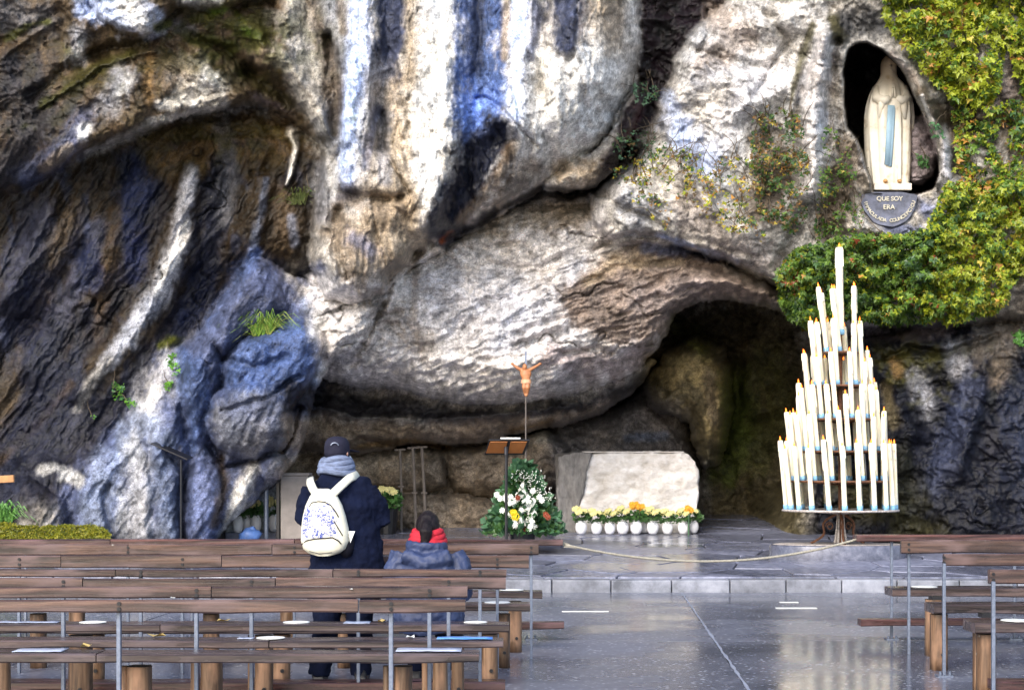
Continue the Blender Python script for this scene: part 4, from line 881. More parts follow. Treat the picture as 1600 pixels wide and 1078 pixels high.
def make_candle(h, r_, seed):
    rs = random.Random(seed); mb = MB(); k = 12; n_ = 9; c = empty('candle', (0, 0, 0))
    ph = rs.uniform(0, 6)
    pr = [(r_*(1 - .12*i/(n_-1) + rs.uniform(-.03, .03)), h*i/(n_-1)) for i in range(n_)] + [(r_*.72, h+.012), (r_*.4, h+.004)]
    mb.lathe(pr, (0, 0, 0), k, fn=lambda w, z: 1 + .09*math.sin(3*w+ph+z*5) + .07*math.sin(5*w+z*11))
    for q in range(4):
        a = rs.uniform(0, 6.28); l = rs.uniform(.08, .4)*h; mb.tube([(math.cos(a)*r_*.75, math.sin(a)*r_*.75, h+.01), (math.cos(a)*r_*.95, math.sin(a)*r_*.95, h-.03), (math.cos(a)*r_*.98, math.sin(a)*r_*.98, h-l), (math.cos(a)*r_*.98, math.sin(a)*r_*.98, h-l-.02)], [.006, .008, .010, .012], 5)
    mb.build('wax', M['wax'], c, True)
    mb = MB(); mb.tube([(0, 0, h), (.003, 0, h+.03)], .004, 5); mb.build('wick', M['wick'], c)
    mb = MB(); mb.lathe([(.004, h+.012), (.012, h+.026), (.010, h+.042), (.005, h+.06), (.001, h+.075)], (0, 0, 0), 8); mb.build('flame', M['flame'], c, True)
    mb = MB(); mb.lathe([(r_*1.10, -.002), (r_*1.12, .04), (r_*1.06, .075)], (0, 0, 0), 12); mb.build('paper_sleeve', M['bluecup'], c, True)
    return c
ORD = ['first','second','third','fourth','fifth','sixth','seventh','eighth','ninth','tenth','eleventh','twelfth','thirteenth','fourteenth']
TN = ['lowest tier', 'second tier up', 'third tier up', 'fourth tier up', 'second tier from the top', 'highest ring tier']
protos = [make_candle(h, .0365, i) for i, h in enumerate((.88, .92, .97, .78, .85))]; used = [False]*5
random.seed(33)
counts = [21, 18, 15, 12, 9, 6]
for ti, (py, rp) in enumerate(tiers):
    n_ = counts[ti]; r_ = rp/F*SD; items = []
    for i in range(n_):
        a = 2*math.pi*(i+.25+.25*random.random())/n_
        items.append((math.cos(a)*r_, math.sin(a)*r_*.95))
    for half, lst in (('front', sorted([p_ for p_ in items if p_[1] < 0])), ('rear', sorted([p_ for p_ in items if p_[1] >= 0]))):
        for j, (x, y) in enumerate(lst):
            k = random.choice([0, 1, 1, 2, 3, 4]) if ti < 4 else random.choice([0, 1, 4])
            c = protos[k] if not used[k] else copy_tree(protos[k]); used[k] = True
            c.location = (SXc+x, SD+y, gz+SZ(py)+.004); c.rotation_euler = (random.uniform(-.02, .02), -.045*(1-x/r_*.5)+random.uniform(-.02, .02), random.uniform(0, 6.28))
            # lean is applied in world axes: reorder so the turn about the own axis comes first
            c.rotation_mode = 'XYZ'
            c.rotation_euler = (Matrix.Rotation(-.06*(1-x/r_*.6)+random.gauss(0, .018), 3, 'Y') @ Matrix.Rotation(random.gauss(0, .02), 3, 'X') @ Matrix.Rotation(random.uniform(0, 6.28), 3, 'Z')).to_euler()
            last = ' counting from the right' if False else ''
            tag(c, f'lit candle on the {TN[ti]}, {ORD[j]} from left, {half} side', 'candle', 'candles on the tiered stand')
c = make_candle(PZ(388, SD)-PZ(523, SD), .055, 99); c.location = (SXc, SD, gz+SZ(523)); c.rotation_euler = (0, -.012, 0)
tag(c, 'tallest thick candle standing alone at the very top of the stand', 'candle', 'candles on the tiered stand')
# ---------------------------------------------------------------- altar
M['marble'] = mat('white_stone', (.68,.67,.68), .55, 0, .3, 3.5, .7, .07, c2=(.42,.38,.34), coords=(1,1,1.6))
M['greystone'] = mat('striated_stone', (.20,.19,.185), .7, 0, .5, 5, .7, .05, coords=(3, 3, .8))
AD = 27.3
def loc_poly(pts, d, cx, gz_): return [((px-cx)/F*d, PZ(py, d)-gz_) for px, py in pts]
def rough_block(name, pts, y0, y1, mt, parent, voxel, disp, ds, sm=4):
    mb = MB(); k = len(pts)
    mb.add([(x, y0, z) for x, z in pts] + [(x, y1, z) for x, z in pts], [tuple(range(k)), tuple(range(k, 2*k))[::-1]] + [(i, k+i, k+(i+1) % k, (i+1) % k) for i in range(k)])
    bm = bmesh.new(); bm.from_mesh(mb.mesh()); bmesh.ops.recalc_face_normals(bm, faces=bm.faces); me_ = bpy.data.meshes.new(name); bm.to_mesh(me_); bm.free()
    o = link(name, me_, mt, parent); m = o.modifiers.new('r', 'REMESH'); m.mode = 'VOXEL'; m.voxel_size = voxel
    if sm: q = o.modifiers.new('s', 'SMOOTH'); q.iterations = sm
    bpy.context.view_layer.update(); m2 = bpy.data.meshes.new_from_object(o.evaluated_get(bpy.context.evaluated_depsgraph_get())); o.modifiers.clear(); o.data = m2
    if not m2.materials: m2.materials.append(mt)
    for v, nrm in [(v, v.normal.copy()) for v in m2.vertices]: v.co += nrm * disp * (mnoise.fractal(v.co*ds, .7, 2, 4) + .6*(1-abs(mnoise.noise(v.co*ds*.6))*3))
    m2.polygons.foreach_set('use_smooth', [True]*len(m2.polygons)); m2.update(); return o
az = floor_z(AD)
al = empty('altar', (PX(990, AD), AD, az)); tag(al, 'white rough-hewn stone altar with flower vases along its foot', 'altar')
rough_block('table_block', loc_poly([(906,708),(898,740),(910,770),(904,800),(900,834),(1086,834),(1090,800),(1093,765),(1091,740),(1089,722),(1080,709),(1070,706.5),(960,707)], AD, 990, az), .15, .9, M['marble'], al, .025, .035, 2.6, 2)
mb = MB(); mb.box((.0, .52, PZ(707, AD)-az+.012), ((1072-912)/F*AD, .80, .02)); mb.build('top_slab', M['marble'], al, bevel=.006)
rough_block('side_stone', loc_poly([(872,712),(896,706),(926,707),(916,745),(904,800),(906,834),(868,834),(872,780)], AD, 990, az), .08, .75, M['greystone'], al, .03, .04, 3, 2)

# ---------------------------------------------------------------- flowers
M['leafg'] = mat('flower_leaf', (.05,.13,.03), .5, 0, .5, 6, 0, rand=.15)
M['leafd'] = mat('fern_green', (.05,.13,.06), .5, 0, .5, 6, 0)
M['petaly'] = mat('cream_yellow_petal', (.78,.72,.34), .6, 0, .2, 20, 0); M['petalw'] = mat('white_petal', (.85,.85,.80), .6, 0, .1, 20, 0)
M['petalo'] = mat('orange_petal', (.80,.38,.03), .6, 0, .3, 20, 0); M['petalyy'] = mat('yellow_petal', (.80,.62,.02), .6, 0, .2, 20, 0); M['petalr'] = mat('brick_red_petal', (.26,.05,.02), .6, 0, .3, 20, 0)
def leaf_cloud(mb, n_, fn, size, rs):
    """many bent four-point leaves; fn() gives (position, outward)"""
    for _ in range(n_):
        p_, out = fn(); s_ = size*rs.uniform(.6, 1.3)
        d1 = (out + Vector((rs.uniform(-1,1), rs.uniform(-1,1), rs.uniform(-1,1)))*.8).normalized(); d2 = d1.cross(Vector((rs.uniform(-1,1), rs.uniform(-1,1), rs.uniform(-1,1)))).normalized()*.42
        nn = d1.cross(d2)*.25
        mb.add([p_, p_+(d1*.5+d2)*s_+nn*s_, p_+d1*s_, p_+(d1*.5-d2)*s_+nn*s_], [(0, 1, 2, 3)])
def bloom(mb, c, r_, rs, petals=9):
    c = Vector(c)
    for lay, (tilt, rr) in enumerate(((.25, 1.0), (.75, .8), (1.2, .55))):
        for k in range(petals-lay*2):
            a = 2*math.pi*k/(petals-lay*2)+rs.uniform(-.2, .2)+lay*.4; u = Vector((math.cos(a)*math.cos(tilt), -math.sin(tilt)*.9, math.sin(a)*math.cos(tilt))); w = Vector((-math.sin(a), 0, math.cos(a)))*.28
            u = u*rr; mb.add([c, c+(u*.6+w)*r_, c+u*r_+Vector((0, -.1, 0))*r_, c+(u*.6-w)*r_], [(0, 1, 2, 3)])
    mb.ball(c+Vector((0, -r_*.25, 0)), r_*.42, 6, 4)
def make_vase(kind, seed, blooms=8):
    rs = random.Random(seed); v = empty('flower_vase', (0, 0, 0)); H = .215; r_ = .094
    mb = MB(); mb.lathe([(r_*.45, 0), (r_*.72, .02), (r_*.95, .07), (r_, .12), (r_*.88, .17), (r_*.62, .2), (r_*.58, H), (r_*.5, H-.01)], (0, 0, 0), 20); mb.build('vessel', M['ceramic'], v, True)
    mb = MB(); leaf_cloud(mb, 110, lambda: (lambda a, q: (Vector((math.cos(a)*q*.11, math.sin(a)*q*.11, H+rs.uniform(-.03, .13))), Vector((math.cos(a), math.sin(a), .6))))(rs.uniform(0, 6.28), rs.random()**.5), .07, rs); mb.build('foliage', M['leafg'], v)
    mb = MB()
    for k in range(blooms):
        a = rs.uniform(0, 6.28); q = rs.random()**.5*.115; bloom(mb, (math.cos(a)*q, math.sin(a)*q-.01, H+.13+rs.uniform(0, .07)+(.06 if kind == 'petalo' else 0)), .05, rs)
    mb.build('blossoms', M[kind], v); return v
pv = make_vase('petaly', 1, 12); po = make_vase('petalo', 2, 12); fu = {'petaly': False, 'petalo': False}
vz = [(908, 27.0, 'y'), (932, 27.0, 'y'), (953, 27.0, 'y'), (973, 27.0, 'y'), (994, 27.0, 'o'), (1007, 27.28, 'y'), (1020, 27.0, 'y'), (1043, 27.0, 'y'), (1068, 27.0, 'y'), (1083, 27.2, 'y')]
labs = ['leftmost white vase at the foot of the altar, pale yellow flowers', 'second white vase from the left before the altar, yellow flowers', 'third white vase from the left before the altar, yellow flowers', 'fourth white vase from the left, left of the orange flowers',
        'white vase holding the bunch of orange flowers before the altar', 'half hidden vase set back just right of the orange flowers', 'vase in front of the altar, next right of the hidden vase', 'white vase third from the right before the altar', 'white vase second from the right, beside the tall orange bloom', 'rightmost white vase at the altar corner, set slightly back']
for i, (px, d, k) in enumerate(vz):
    key = 'petalo' if k == 'o' else 'petaly'; src = po if k == 'o' else pv
    c = src if not fu[key] else copy_tree(src); fu[key] = True
    c.location = (PX(px, d), d, floor_z(d)+.008); c.rotation_euler = (0, 0, random.uniform(-.5, .5)); s_ = random.uniform(.94, 1.06); c.scale = (s_, s_, s_); tag(c, labs[i], 'vase', 'white flower vases before the altar')
rs = random.Random(3)
d = 26.9; t_ = empty('cut_flower', (PX(1076, d), d, floor_z(d)+.008)); tag(t_, 'single tall orange flower in a slim dark holder near the altar corner', 'flower')
mb = MB(); mb.tube([(0,0,0),(0,0,.36)], .014, 6); mb.build('stem', M['leafd'], t_); mb = MB()
for k in range(5): bloom(mb, (rs.uniform(-.05,.05), rs.uniform(-.03,.03), .40+rs.uniform(-.04,.05)), .055, rs)
mb.build('blossoms', M['petalo'], t_)
# vases far left, under the overhanging rock
for i, (px, d) in enumerate([(372, 25.9), (386, 26.1), (400, 26.0), (428, 26.2)]):
    c = copy_tree(pv); c.location = (PX(px, d), d, floor_z(d)+.008+.12); c.scale = (.9, .9, 1.25)
    tag(c, ['leftmost white vase under the overhang left of the stone pedestal', 'second white vase under the overhang, behind the blue bag', 'third white vase under the overhang, left of the grey post', 'white vase between the grey post and the stone pedestal'][i], 'vase', 'white vases left of the stone pedestal')
mb = MB(); mb.box((0, 0, .06), (.62, .5, .12)); o = mb.build('stone_step', M['paving'], bevel=.01); o.location = (PX(398, 26.1), 26.1, floor_z(26.1)); tag(o, 'low stone step carrying the vases under the overhang', 'step')
o.scale = (1.35, 1, 1)
# planter behind the man
d = 27.2; pb = empty('flower_planter', (PX(604, d), d, floor_z(d))); tag(pb, 'dark planter of yellow flowers seen at the man\'s right elbow', 'planter')
mb = MB(); mb.lathe([(.16, 0), (.2, .4), (.21, .42)], (0,0,0), 14); mb.build('pot', M['darkmetal'], pb)
mb = MB(); leaf_cloud(mb, 260, lambda: (lambda a, q: (Vector((math.cos(a)*q*.2, math.sin(a)*q*.2, rs.uniform(.38, .68))), Vector((math.cos(a), math.sin(a), .3))))(rs.uniform(0, 6.28), rs.random()**.5), .1, rs); mb.build('foliage', M['leafg'], pb)
mb = MB()
for k in range(16): bloom(mb, (rs.uniform(-.17,.17), rs.uniform(-.15,.1), rs.uniform(.66,.76)), .055, rs)
mb.build('blossoms', M['petaly'], pb)
# large arrangement behind the music stand
d = 23.9; fa = empty('flower_arrangement', (PX(817, d), d, floor_z(d))); tag(fa, 'large pyramid flower arrangement of white blooms and ferns behind the music stand', 'flowers')
mb = MB(); mb.lathe([(.16, 0), (.2, .3), (.3, .4)], (0,0,0), 16); mb.build('basket', M['darkmetal'], fa)
def arr():
    z = rs.random()**1.3; a = rs.uniform(0, 6.28); q = (.52*(1-z)**.8+.05)*rs.uniform(.55, 1.0)*(1+.15*math.sin(a*3)); return Vector((math.cos(a)*q, math.sin(a)*q*.75, .06+z*.95)), Vector((math.cos(a), math.sin(a), .5))
mb = MB(); leaf_cloud(mb, 1900, arr, .10, rs); mb.build('greenery', M['leafg'], fa)
mb = MB(); leaf_cloud(mb, 700, lambda: (lambda p_: (p_[0]*1.08, p_[1]))(arr()), .14, rs); mb.build('fern_fronds', M['leafd'], fa)
mb = MB()
for k in range(64):
    x, z = rs.gauss(.02, .16), rs.uniform(.18, .78); x = max(-.42, min(.40, x)); z -= abs(x)*.25
    bloom(mb, (x, -.30*(1.15-z)-.12+rs.uniform(-.03, .03), z), .052, rs)
mb.build('white_blossoms', M['petalw'], fa)
mb = MB()
for k in range(6): bloom(mb, (-.14+rs.uniform(-.06,.06), -.40, .36+rs.uniform(-.05,.06)), .055, rs)
mb.build('yellow_blossoms', M['petalyy'], fa)
mb = MB()
for p_ in ((.36, .34), (.38, .32), (-.05, .22), (0, .2), (-.08, .6), (.34, .36), (.03, .16)): bloom(mb, (p_[0], -.36, p_[1]), .05, rs)
mb.build('red_blossoms', M['petalr'], fa)
# baby's breath sprays
mb = MB()
for k in range(260):
    z = rs.uniform(.55, 1.0); p_ = Vector((rs.gauss(.05, .12)+(.15 if z < .75 else 0), -.12-rs.random()*.15, z)); mb.ball(p_, .008, 4, 3)
mb.build('filler_sprays', M['petalw'], fa)
for ch in fa.children: ch.scale = (.93, .93, 1.0 if ch.name.startswith('basket') else .98); ch.location = (0, 0, 0 if ch.name.startswith('basket') else .23)

# ---------------------------------------------------------------- music stands, crucifix, posts
M['orangep'] = mat('orange_board', (.30,.105,.022), .5, 0, .2, 8, .1)
d = 23.3; ms = empty('music_stand', (PX(791, d), d, floor_z(d))); tag(ms, 'black music stand with orange desk panels in front of the flowers', 'music stand')
zf = floor_z(d); Z = lambda py, dd=d: PZ(py, dd)-floor_z(dd)
mb = MB(); mb.tube([(0,0,0),(0,0,Z(712))], .022, 8); mb.tube([(0,0,Z(712)),(0,.05,Z(698))], .03, 8); mb.build('pole', M['darkmetal'], ms)
for a in (0, 2.1, 4.2): mb = MB(); mb.tube([(0,0,.12),(math.cos(a)*.3, math.sin(a)*.3, .01)], .014, 6); mb.build('leg', M['darkmetal'], ms)
def quad_board(name, c4, th, mt, parent):
    mb = MB(); a = [Vector(v) for v in c4]; nn = (a[1]-a[0]).cross(a[3]-a[0]).normalized()*th
    mb.add(a + [v+nn for v in a], [(0,1,2,3),(7,6,5,4),(0,4,5,1),(1,5,6,2),(2,6,7,3),(3,7,4,0)]); return mb.build(name, mt, parent, bevel=.003)
def ML(px, py, y): return Vector(((px-791)/F*(d+y), y, CH+(HY-py)/F*(d+y)-floor_z(d)))
quad_board('desk', [ML(757,709,.20), ML(819,709,.20), ML(828,686,-.05), ML(764,686,-.05)], .02, M['darkmetal'], ms)
quad_board('desk_panel', [ML(759.5,707,.155), ML(788,707,.155), ML(793,689.5,-.045), ML(766,689.5,-.045)], .012, M['orangep'], ms)
quad_board('desk_panel', [ML(793.5,707,.155), ML(816,707,.155), ML(823.5,689.5,-.045), ML(798,689.5,-.045)], .012, M['orangep'], ms)
mb = MB(); mb.box(ML(797.5,684.8,.02), (.28, .18, .02)); mb.build('open_book', M['white'], ms, bevel=.003)
d2 = 24.0; m2_ = empty('reading_stand', (PX(283, d2), d2, floor_z(d2))); tag(m2_, 'thin black reading stand against the blue-grey rock on the left', 'stand')
z2 = lambda py: PZ(py, d2)-floor_z(d2)
mb = MB(); mb.tube([(0,0,0),(0,0,z2(718))], .016, 8); mb.build('pole', M['darkmetal'], m2_); x0 = (236-283)/F*d2; x1 = (293-283)/F*d2
quad_board('desk', [(x0, -.05, z2(694)), (x1, -.05, z2(719)), (x1+.03, .25, z2(716)), (x0+.03, .25, z2(691))], .02, M['darkmetal'], m2_)
for a in (0, 2.1, 4.2): mb = MB(); mb.tube([(0,0,.1),(math.cos(a)*.22, math.sin(a)*.22, .01)], .012, 6); mb.build('leg', M['darkmetal'], m2_)
M['weathered'] = mat('weathered_wood', (.13,.11,.10), .8, 0, .4, 12, .5, coords=(4,4,1))
M['bronze'] = mat('tinted_wood_figure', (.42,.17,.07), .5, 0, .3, 14, .1)
d = min(24.3, min(rock_d(x_, y_) for x_ in (800, 821, 843) for y_ in range(545, 635, 10)) - .25); cx0 = 821.5; cr_ = empty('crucifix', (PX(cx0, d), d, floor_z(d))); tag(cr_, 'tall thin pole carrying an orange-brown crucified figure', 'crucifix')
Zc = lambda py: PZ(py, d)-floor_z(d); Xc = lambda px: (px-cx0)/F*d
mb = MB(); mb.tube([(0,0,0),(0,0,Zc(608))], .010, 8); mb.lathe([(.16,0),(.14,.02),(.03,.05)], (0,0,0), 14); mb.build('pole', M['weathered'], cr_)
mb = MB(); mb.box((0, .03, (Zc(549)+Zc(612))/2), (.03, .03, Zc(549)-Zc(612))); mb.build('upright', M['steel'], cr_)
mb = MB()
mb.tube([(Xc(821),0,Zc(579)), (Xc(821.5),-.02,Zc(585)), (Xc(822),-.03,Zc(592)), (Xc(822),-.02,Zc(598))], [(.075,.05),(.085,.055),(.06,.045),(.065,.05)], 10)
for sgn, hx in ((-1, 800.5), (1, 843.5)):
    mb.tube([(Xc(821+sgn*5),0,Zc(579)), (Xc(821+sgn*12),-.01,Zc(575)), (Xc(hx),0.01,Zc(569))], [.032,.027,.016], 8)
    mb.ball((Xc(hx), 0, Zc(568.5)), (.028,.02,.022), 6, 4)
    for f_ in range(4): mb.tube([(Xc(hx), -.005, Zc(568.5)), (Xc(hx)+sgn*.03, -.005+.004*f_, Zc(568.5)+.012*(f_-1))], .005, 4)
    mb.tube([(Xc(822+sgn*2.6),-.02,Zc(597)), (Xc(822+sgn*3),-.06,Zc(606)), (Xc(822+sgn*1.6),-.01,Zc(615)), (Xc(822),-.03,Zc(619))], [.042,.034,.025,.018], 8)
mb.tube([(Xc(821),0,Zc(579)), (Xc(820.5),-.02,Zc(576.5))], .025, 8); mb.ball((Xc(819.8), -.035, Zc(573.5)), (.036,.042,.05), 10, 8)
mb.build('figure', M['bronze'], cr_, remesh=.010, smooth_it=2)
mb = MB(); mb.tube([(Xc(822),-.02,Zc(593)), (Xc(822),-.02,Zc(599))], [(.073,.062),(.078,.066)], 12); mb.build('loincloth', mat('pale_cloth', (.62,.34,.2), .6), cr_)
M['weathered'] = mat('weathered_wood', (.20,.17,.15), .8, 0, .4, 12, .5, coords=(4,4,1))
d = 27.8
def pole_thing(name, pts, r_, label, cat, group, extra=None):
    base = pts[0]; zb = floor_z(d); o = empty(name, (PX(base[0], d), d, zb)); tag(o, label, cat, group)
    q = [((px-base[0])/F*d, 0, PZ(py, d)-zb) for px, py in pts]; q[0] = (q[0][0], 0, 0); mb = MB(); mb.tube(q, r_, 8); mb.build('shaft', M['weathered'], o)
    t_ = Vector(q[-1]); mb = MB(); mb.tube([t_+Vector((-.09,0,0)), t_+Vector((.09,0,.01))], .018, 7); mb.build('armrest', M['weathered'], o)
    mb = MB(); c = Vector(q[len(q)//2]); mb.tube([c+Vector((-.05,-.03,0)), c+Vector((.05,-.03,0))], .016, 6); mb.build('handle', M['weathered'], o)
pole_thing('wooden_crutch', [(627,812),(627,760),(625,703)], .022, 'dark wooden crutch standing alone left of the two grey ones', 'crutch', 'old crutches against the cave wall')
pole_thing('wooden_crutch', [(650,812),(648,770),(645,700)], .026, 'middle grey crutch leaning slightly left by the cave wall', 'crutch', 'old crutches against the cave wall')
pole_thing('wooden_crutch', [(665,812),(663,770),(659,699)], .026, 'right-hand grey crutch of the three by the cave wall', 'crutch', 'old crutches against the cave wall')
M['pedestal'] = mat('pedestal_stone', (.25,.22,.20), .7, 0, .3, 4, .5)
d = 25.2; pe = empty('stone_pedestal', (PX(460, d), d, floor_z(d))); tag(pe, 'tall brownish stone pedestal half hidden by the man', 'pedestal')
hh = PZ(743, d)-floor_z(d); mb = MB(); mb.box((0, .2, hh/2), (.42, .4, hh)); mb.build('shaft', M['pedestal'], pe, bevel=.015); mb = MB(); mb.box((0, .2, hh+.022), (.45, .43, .04)); mb.build('cap', M['pedestal'], pe, bevel=.008)
mb = MB(); mb.box((PX(433, d)-PX(460, d), .1, (PZ(755, d)-floor_z(d))/2), (.05, .05, PZ(755, d)-floor_z(d))); o = mb.build('dark_post', M['darkmetal'], None, bevel=.004); o.location = (PX(460, d), d, floor_z(d)); tag(o, 'dark square post touching the left side of the stone pedestal', 'post')
d = 25.4; mb = MB(); h1 = PZ(762, d)-floor_z(d); mb.tube([(0,0,0),(0,0,h1)], .038, 10); o = mb.build('bollard', M['steel']); o.location = (PX(416, d), d, floor_z(d)); tag(o, 'grey steel post in front of the vases under the overhang', 'post')
M['bluebag'] = mat('blue_plastic', (.10,.20,.50), .4, 0, .4, 8, .5)
mb = MB(); mb.ball((0,0,.12), (.17,.12,.15), 14, 8); mb.ball((.03,0,.25), (.05,.04,.05), 8, 6); o = mb.build('plastic_bag', M['bluebag'], None, True, disp=.05, dscale=7); o.location = (PX(391, 25.1), 25.1, floor_z(25.1)); tag(o, 'crumpled blue plastic bag beside the grey steel post', 'bag')
mb = MB(); mb.box((0,0,.06), (.22,.16,.12)); o = mb.build('paper_box', mat('pale_blue_box', (.5,.58,.75), .6), None, bevel=.008); o.location = (PX(413, 24.9), 24.9, floor_z(24.9)); o.rotation_euler = (0,0,.15); tag(o, 'small pale blue box right of the blue bag', 'box')
# wooden bar entering at the left edge
o_ = MB(); o_.box((0,0,0), (.5,.06,.1)); o = o_.build('wooden_bar', mat('orange_timber', (.42,.20,.07), .5, 0, .3, 10, .2), None, bevel=.006); d = 23.0; o.location = P(-6, 749, d); o.rotation_euler = (0, -.05, 0); 
tag(o, 'orange timber bar end at the left picture edge above the moss', 'bar')
mb = MB(); mb.box((PX(-30, d), d+.02, PZ(749, d)/2+.05), (.07,.05,PZ(755, d)-.1)); q = mb.build('support', M['darkmetal'], None); q.location = (0,0,.05); q.parent = o; q.matrix_parent_inverse = Matrix.Translation(o.location).inverted()

# ---------------------------------------------------------------- statue in the niche
def ivory():
    m, n, b = nodes_of('painted_ivory_stone'); oc = obj_co(n)
    t = N(n, 'TexNoise', Scale=5.0, Detail=6.0); n.links.new(oc, t.inputs['Vector']); r = ramp(n, t.outputs[0], [(.3, (.46,.36,.24)), (.42, (.76,.70,.58)), (.7, (.86,.83,.74))])
    sx = n.nodes.new('ShaderNodeSeparateXYZ'); n.links.new(oc, sx.inputs[0]); hr = ramp(n, sx.outputs[2], [(.0, (0,)*3), (1, (1,)*3)])
    mp = n.nodes.new('ShaderNodeMapRange'); mp.inputs[1].default_value = 1.45; mp.inputs[2].default_value = 2.05; n.links.new(sx.outputs[2], mp.inputs[0])
    out = mixc(n, mp.outputs[0], r.outputs[0], (.42,.27,.13)); n.links.new(out, b.inputs['Base Color']); b.inputs['Roughness'].default_value = .6; bump(n, b, t.outputs[0], .3, .02); return m
M['ivory'] = ivory(); M['sash'] = mat('pale_blue_paint', (.30,.46,.60), .6, 0, .2, 6, .1); M['gold'] = mat('dull_gold', (.55,.30,.12), .45, .2, .3, 14, .1)
d = 24.85; zs = PZ(301, d); sc0 = 1390
sa = empty('madonna_statue', (PX(sc0, d), d, zs)); tag(sa, 'ivory veiled woman statue with pale blue sash praying in the dark niche', 'statue')
sh = lambda px: (px-sc0)/F*d
SH = lambda py: PZ(py, d)-zs
k = 56
prof = [(301,26,16),(292,27,17),(284,28,17),(262,30,18),(235,32,19),(205,33.5,20),(180,34,20.5),(165,33,20.5),(150,30.5,19),(138,26.5,17),(129,20,14),(122,14.5,11.5),(116,12.5,11),(108,12.6,12),(100,12.4,12),(94,10.5,10.5),(89.5,7,7),(87.3,2.5,2.5)]
vs = []
for (py, rx_, ry_) in prof:
    z = SH(py); low = min(1, max(0, (z-.0)/.5))
    amp = .14*min(1, max(0, (1.75-z)/.5))
    for i in range(k):
        a = 2*math.pi*i/k; front = max(0, -math.sin(a)); cx1 = (1388.5 if py < 125 else 1390)-sc0
        f_ = 1 + amp*(math.sin(9*a+1.2*z) + .6*math.sin(17*a+2+z*.7))
        x = math.cos(a)*rx_*f_; y = math.sin(a)*ry_*f_
        if 165 < py < 300: y += 5.0*math.exp(-(math.cos(a)/.30)**2)*front      # front opening of the veil
        vs.append(((cx1+x)/F*d, y/F*d*1.15, z))
mb = MB(); mb.add(vs, [(i*k+j, i*k+(j+1) % k, (i+1)*k+(j+1) % k, (i+1)*k+j) for i in range(len(prof)-1) for j in range(k)] + [tuple(range(k))[::-1], tuple((len(prof)-1)*k+j for j in range(k))])
ve = mb.build('veil_and_mantle', M['ivory'], sa, True)
mb = MB(); gd = -.15
def gown(w, z): return 1 + .07*math.sin(11*w)
mb.lathe([(.155, .04), (.15, .3), (.14, .8), (.13, 1.2), (.10, 1.45)], (0, -.065, 0), 44, 1, .85, gown); mb.build('gown', M['ivory'], sa, True)
mb = MB()
yy = -.21
mb.add([(sh(1377), yy, SH(262)), (sh(1388), yy-.006, SH(262)), (sh(1396), yy, SH(166)), (sh(1386), yy, SH(166)), (sh(1384), yy-.012, SH(215))], [(0, 1, 4), (1, 2, 4), (2, 3, 4), (3, 0, 4)])
sq = mb.build('sash', M['sash'], sa)
m = sq.modifiers.new('s', 'SOLIDIFY'); m.thickness = .03
mb = MB(); mb.tube([(sh(1381), yy, SH(262)), (sh(1387.5), yy, SH(170))], [(.042,.02),(.05,.02)], 10, flat=(0,1,0)); mb.tube([(sh(1386), yy+.004, SH(264)), (sh(1391.5), yy+.004, SH(170))], [(.030,.018),(.030,.018)], 8, flat=(0,1,0)); sq.modifiers.clear(); sq.data = mb.mesh(); sq.data.materials.append(M['sash']); sq.data.polygons.foreach_set('use_smooth', [True]*len(sq.data.polygons))
# head with a face, sleeves and joined hands
mb = MB(); mb.ball((sh(1388.5), -.055, SH(107)), (.072, .08, .10), 16, 12); mb.tube([(sh(1388.5), -.135, SH(104)), (sh(1388.5), -.15, SH(109))], [.008, .014], 6); mb.tube([(sh(1388.5), -.03, SH(115)), (sh(1389), 0, SH(124))], .045, 10)
for s_ in (-1, 1): mb.ball((sh(1388.5)+s_*.028, -.128, SH(105)), (.012, .008, .008), 6, 4)
mb.tube([(sh(1388.5)-.018, -.128, SH(112)), (sh(1388.5)+.018, -.128, SH(112))], .006, 5); mb.build('face', M['ivory'], sa, remesh=.008)
for s_ in (-1, 1):
    mb = MB(); mb.tube([(s_*.20, -.03, SH(140)), (s_*.22, -.14, SH(158)), (s_*.12, -.22, SH(163)), (s_*.045, -.235, SH(158))], [(.07,.08),(.075,.085),(.065,.075),(.035,.045)], 12); mb.tube([(s_*.14, -.2, SH(160)), (s_*.17, -.2, SH(172)), (s_*.19, -.17, SH(190))], [(.06,.05),(.055,.04),(.02,.02)], 8); mb.build('sleeve', M['ivory'], sa, True)
    mb = MB(); mb.tube([(s_*.022, -.245, SH(158)), (s_*.016, -.255, SH(148)), (s_*.012, -.25, SH(143))], [(.018,.026),(.017,.03),(.014,.026)], 8)
    for f_ in range(4): mb.tube([(s_*.011, -.232-.011*f_, SH(145)), (s_*.008, -.228-.011*f_, SH(137.5)+.006*math.sin(f_))], [.0075, .005], 5)
    mb.tube([(s_*.018, -.225, SH(153)), (s_*.012, -.21, SH(146))], [.009, .006], 5); mb.build('hand', M['ivory'], sa, True)
mb = MB(); mb.box((sh(1390), -.02, .0), (58/F*d, .42, .10)); b_ = mb.build('base', M['ivory'], sa, bevel=.01); b_.location = (0, 0, .05)
for px in (1378, 1400): mb = MB(); mb.ball((sh(px), -.23, .13), (.035, .04, .035), 8, 6); mb.build('rose', M['gold'], sa, True)
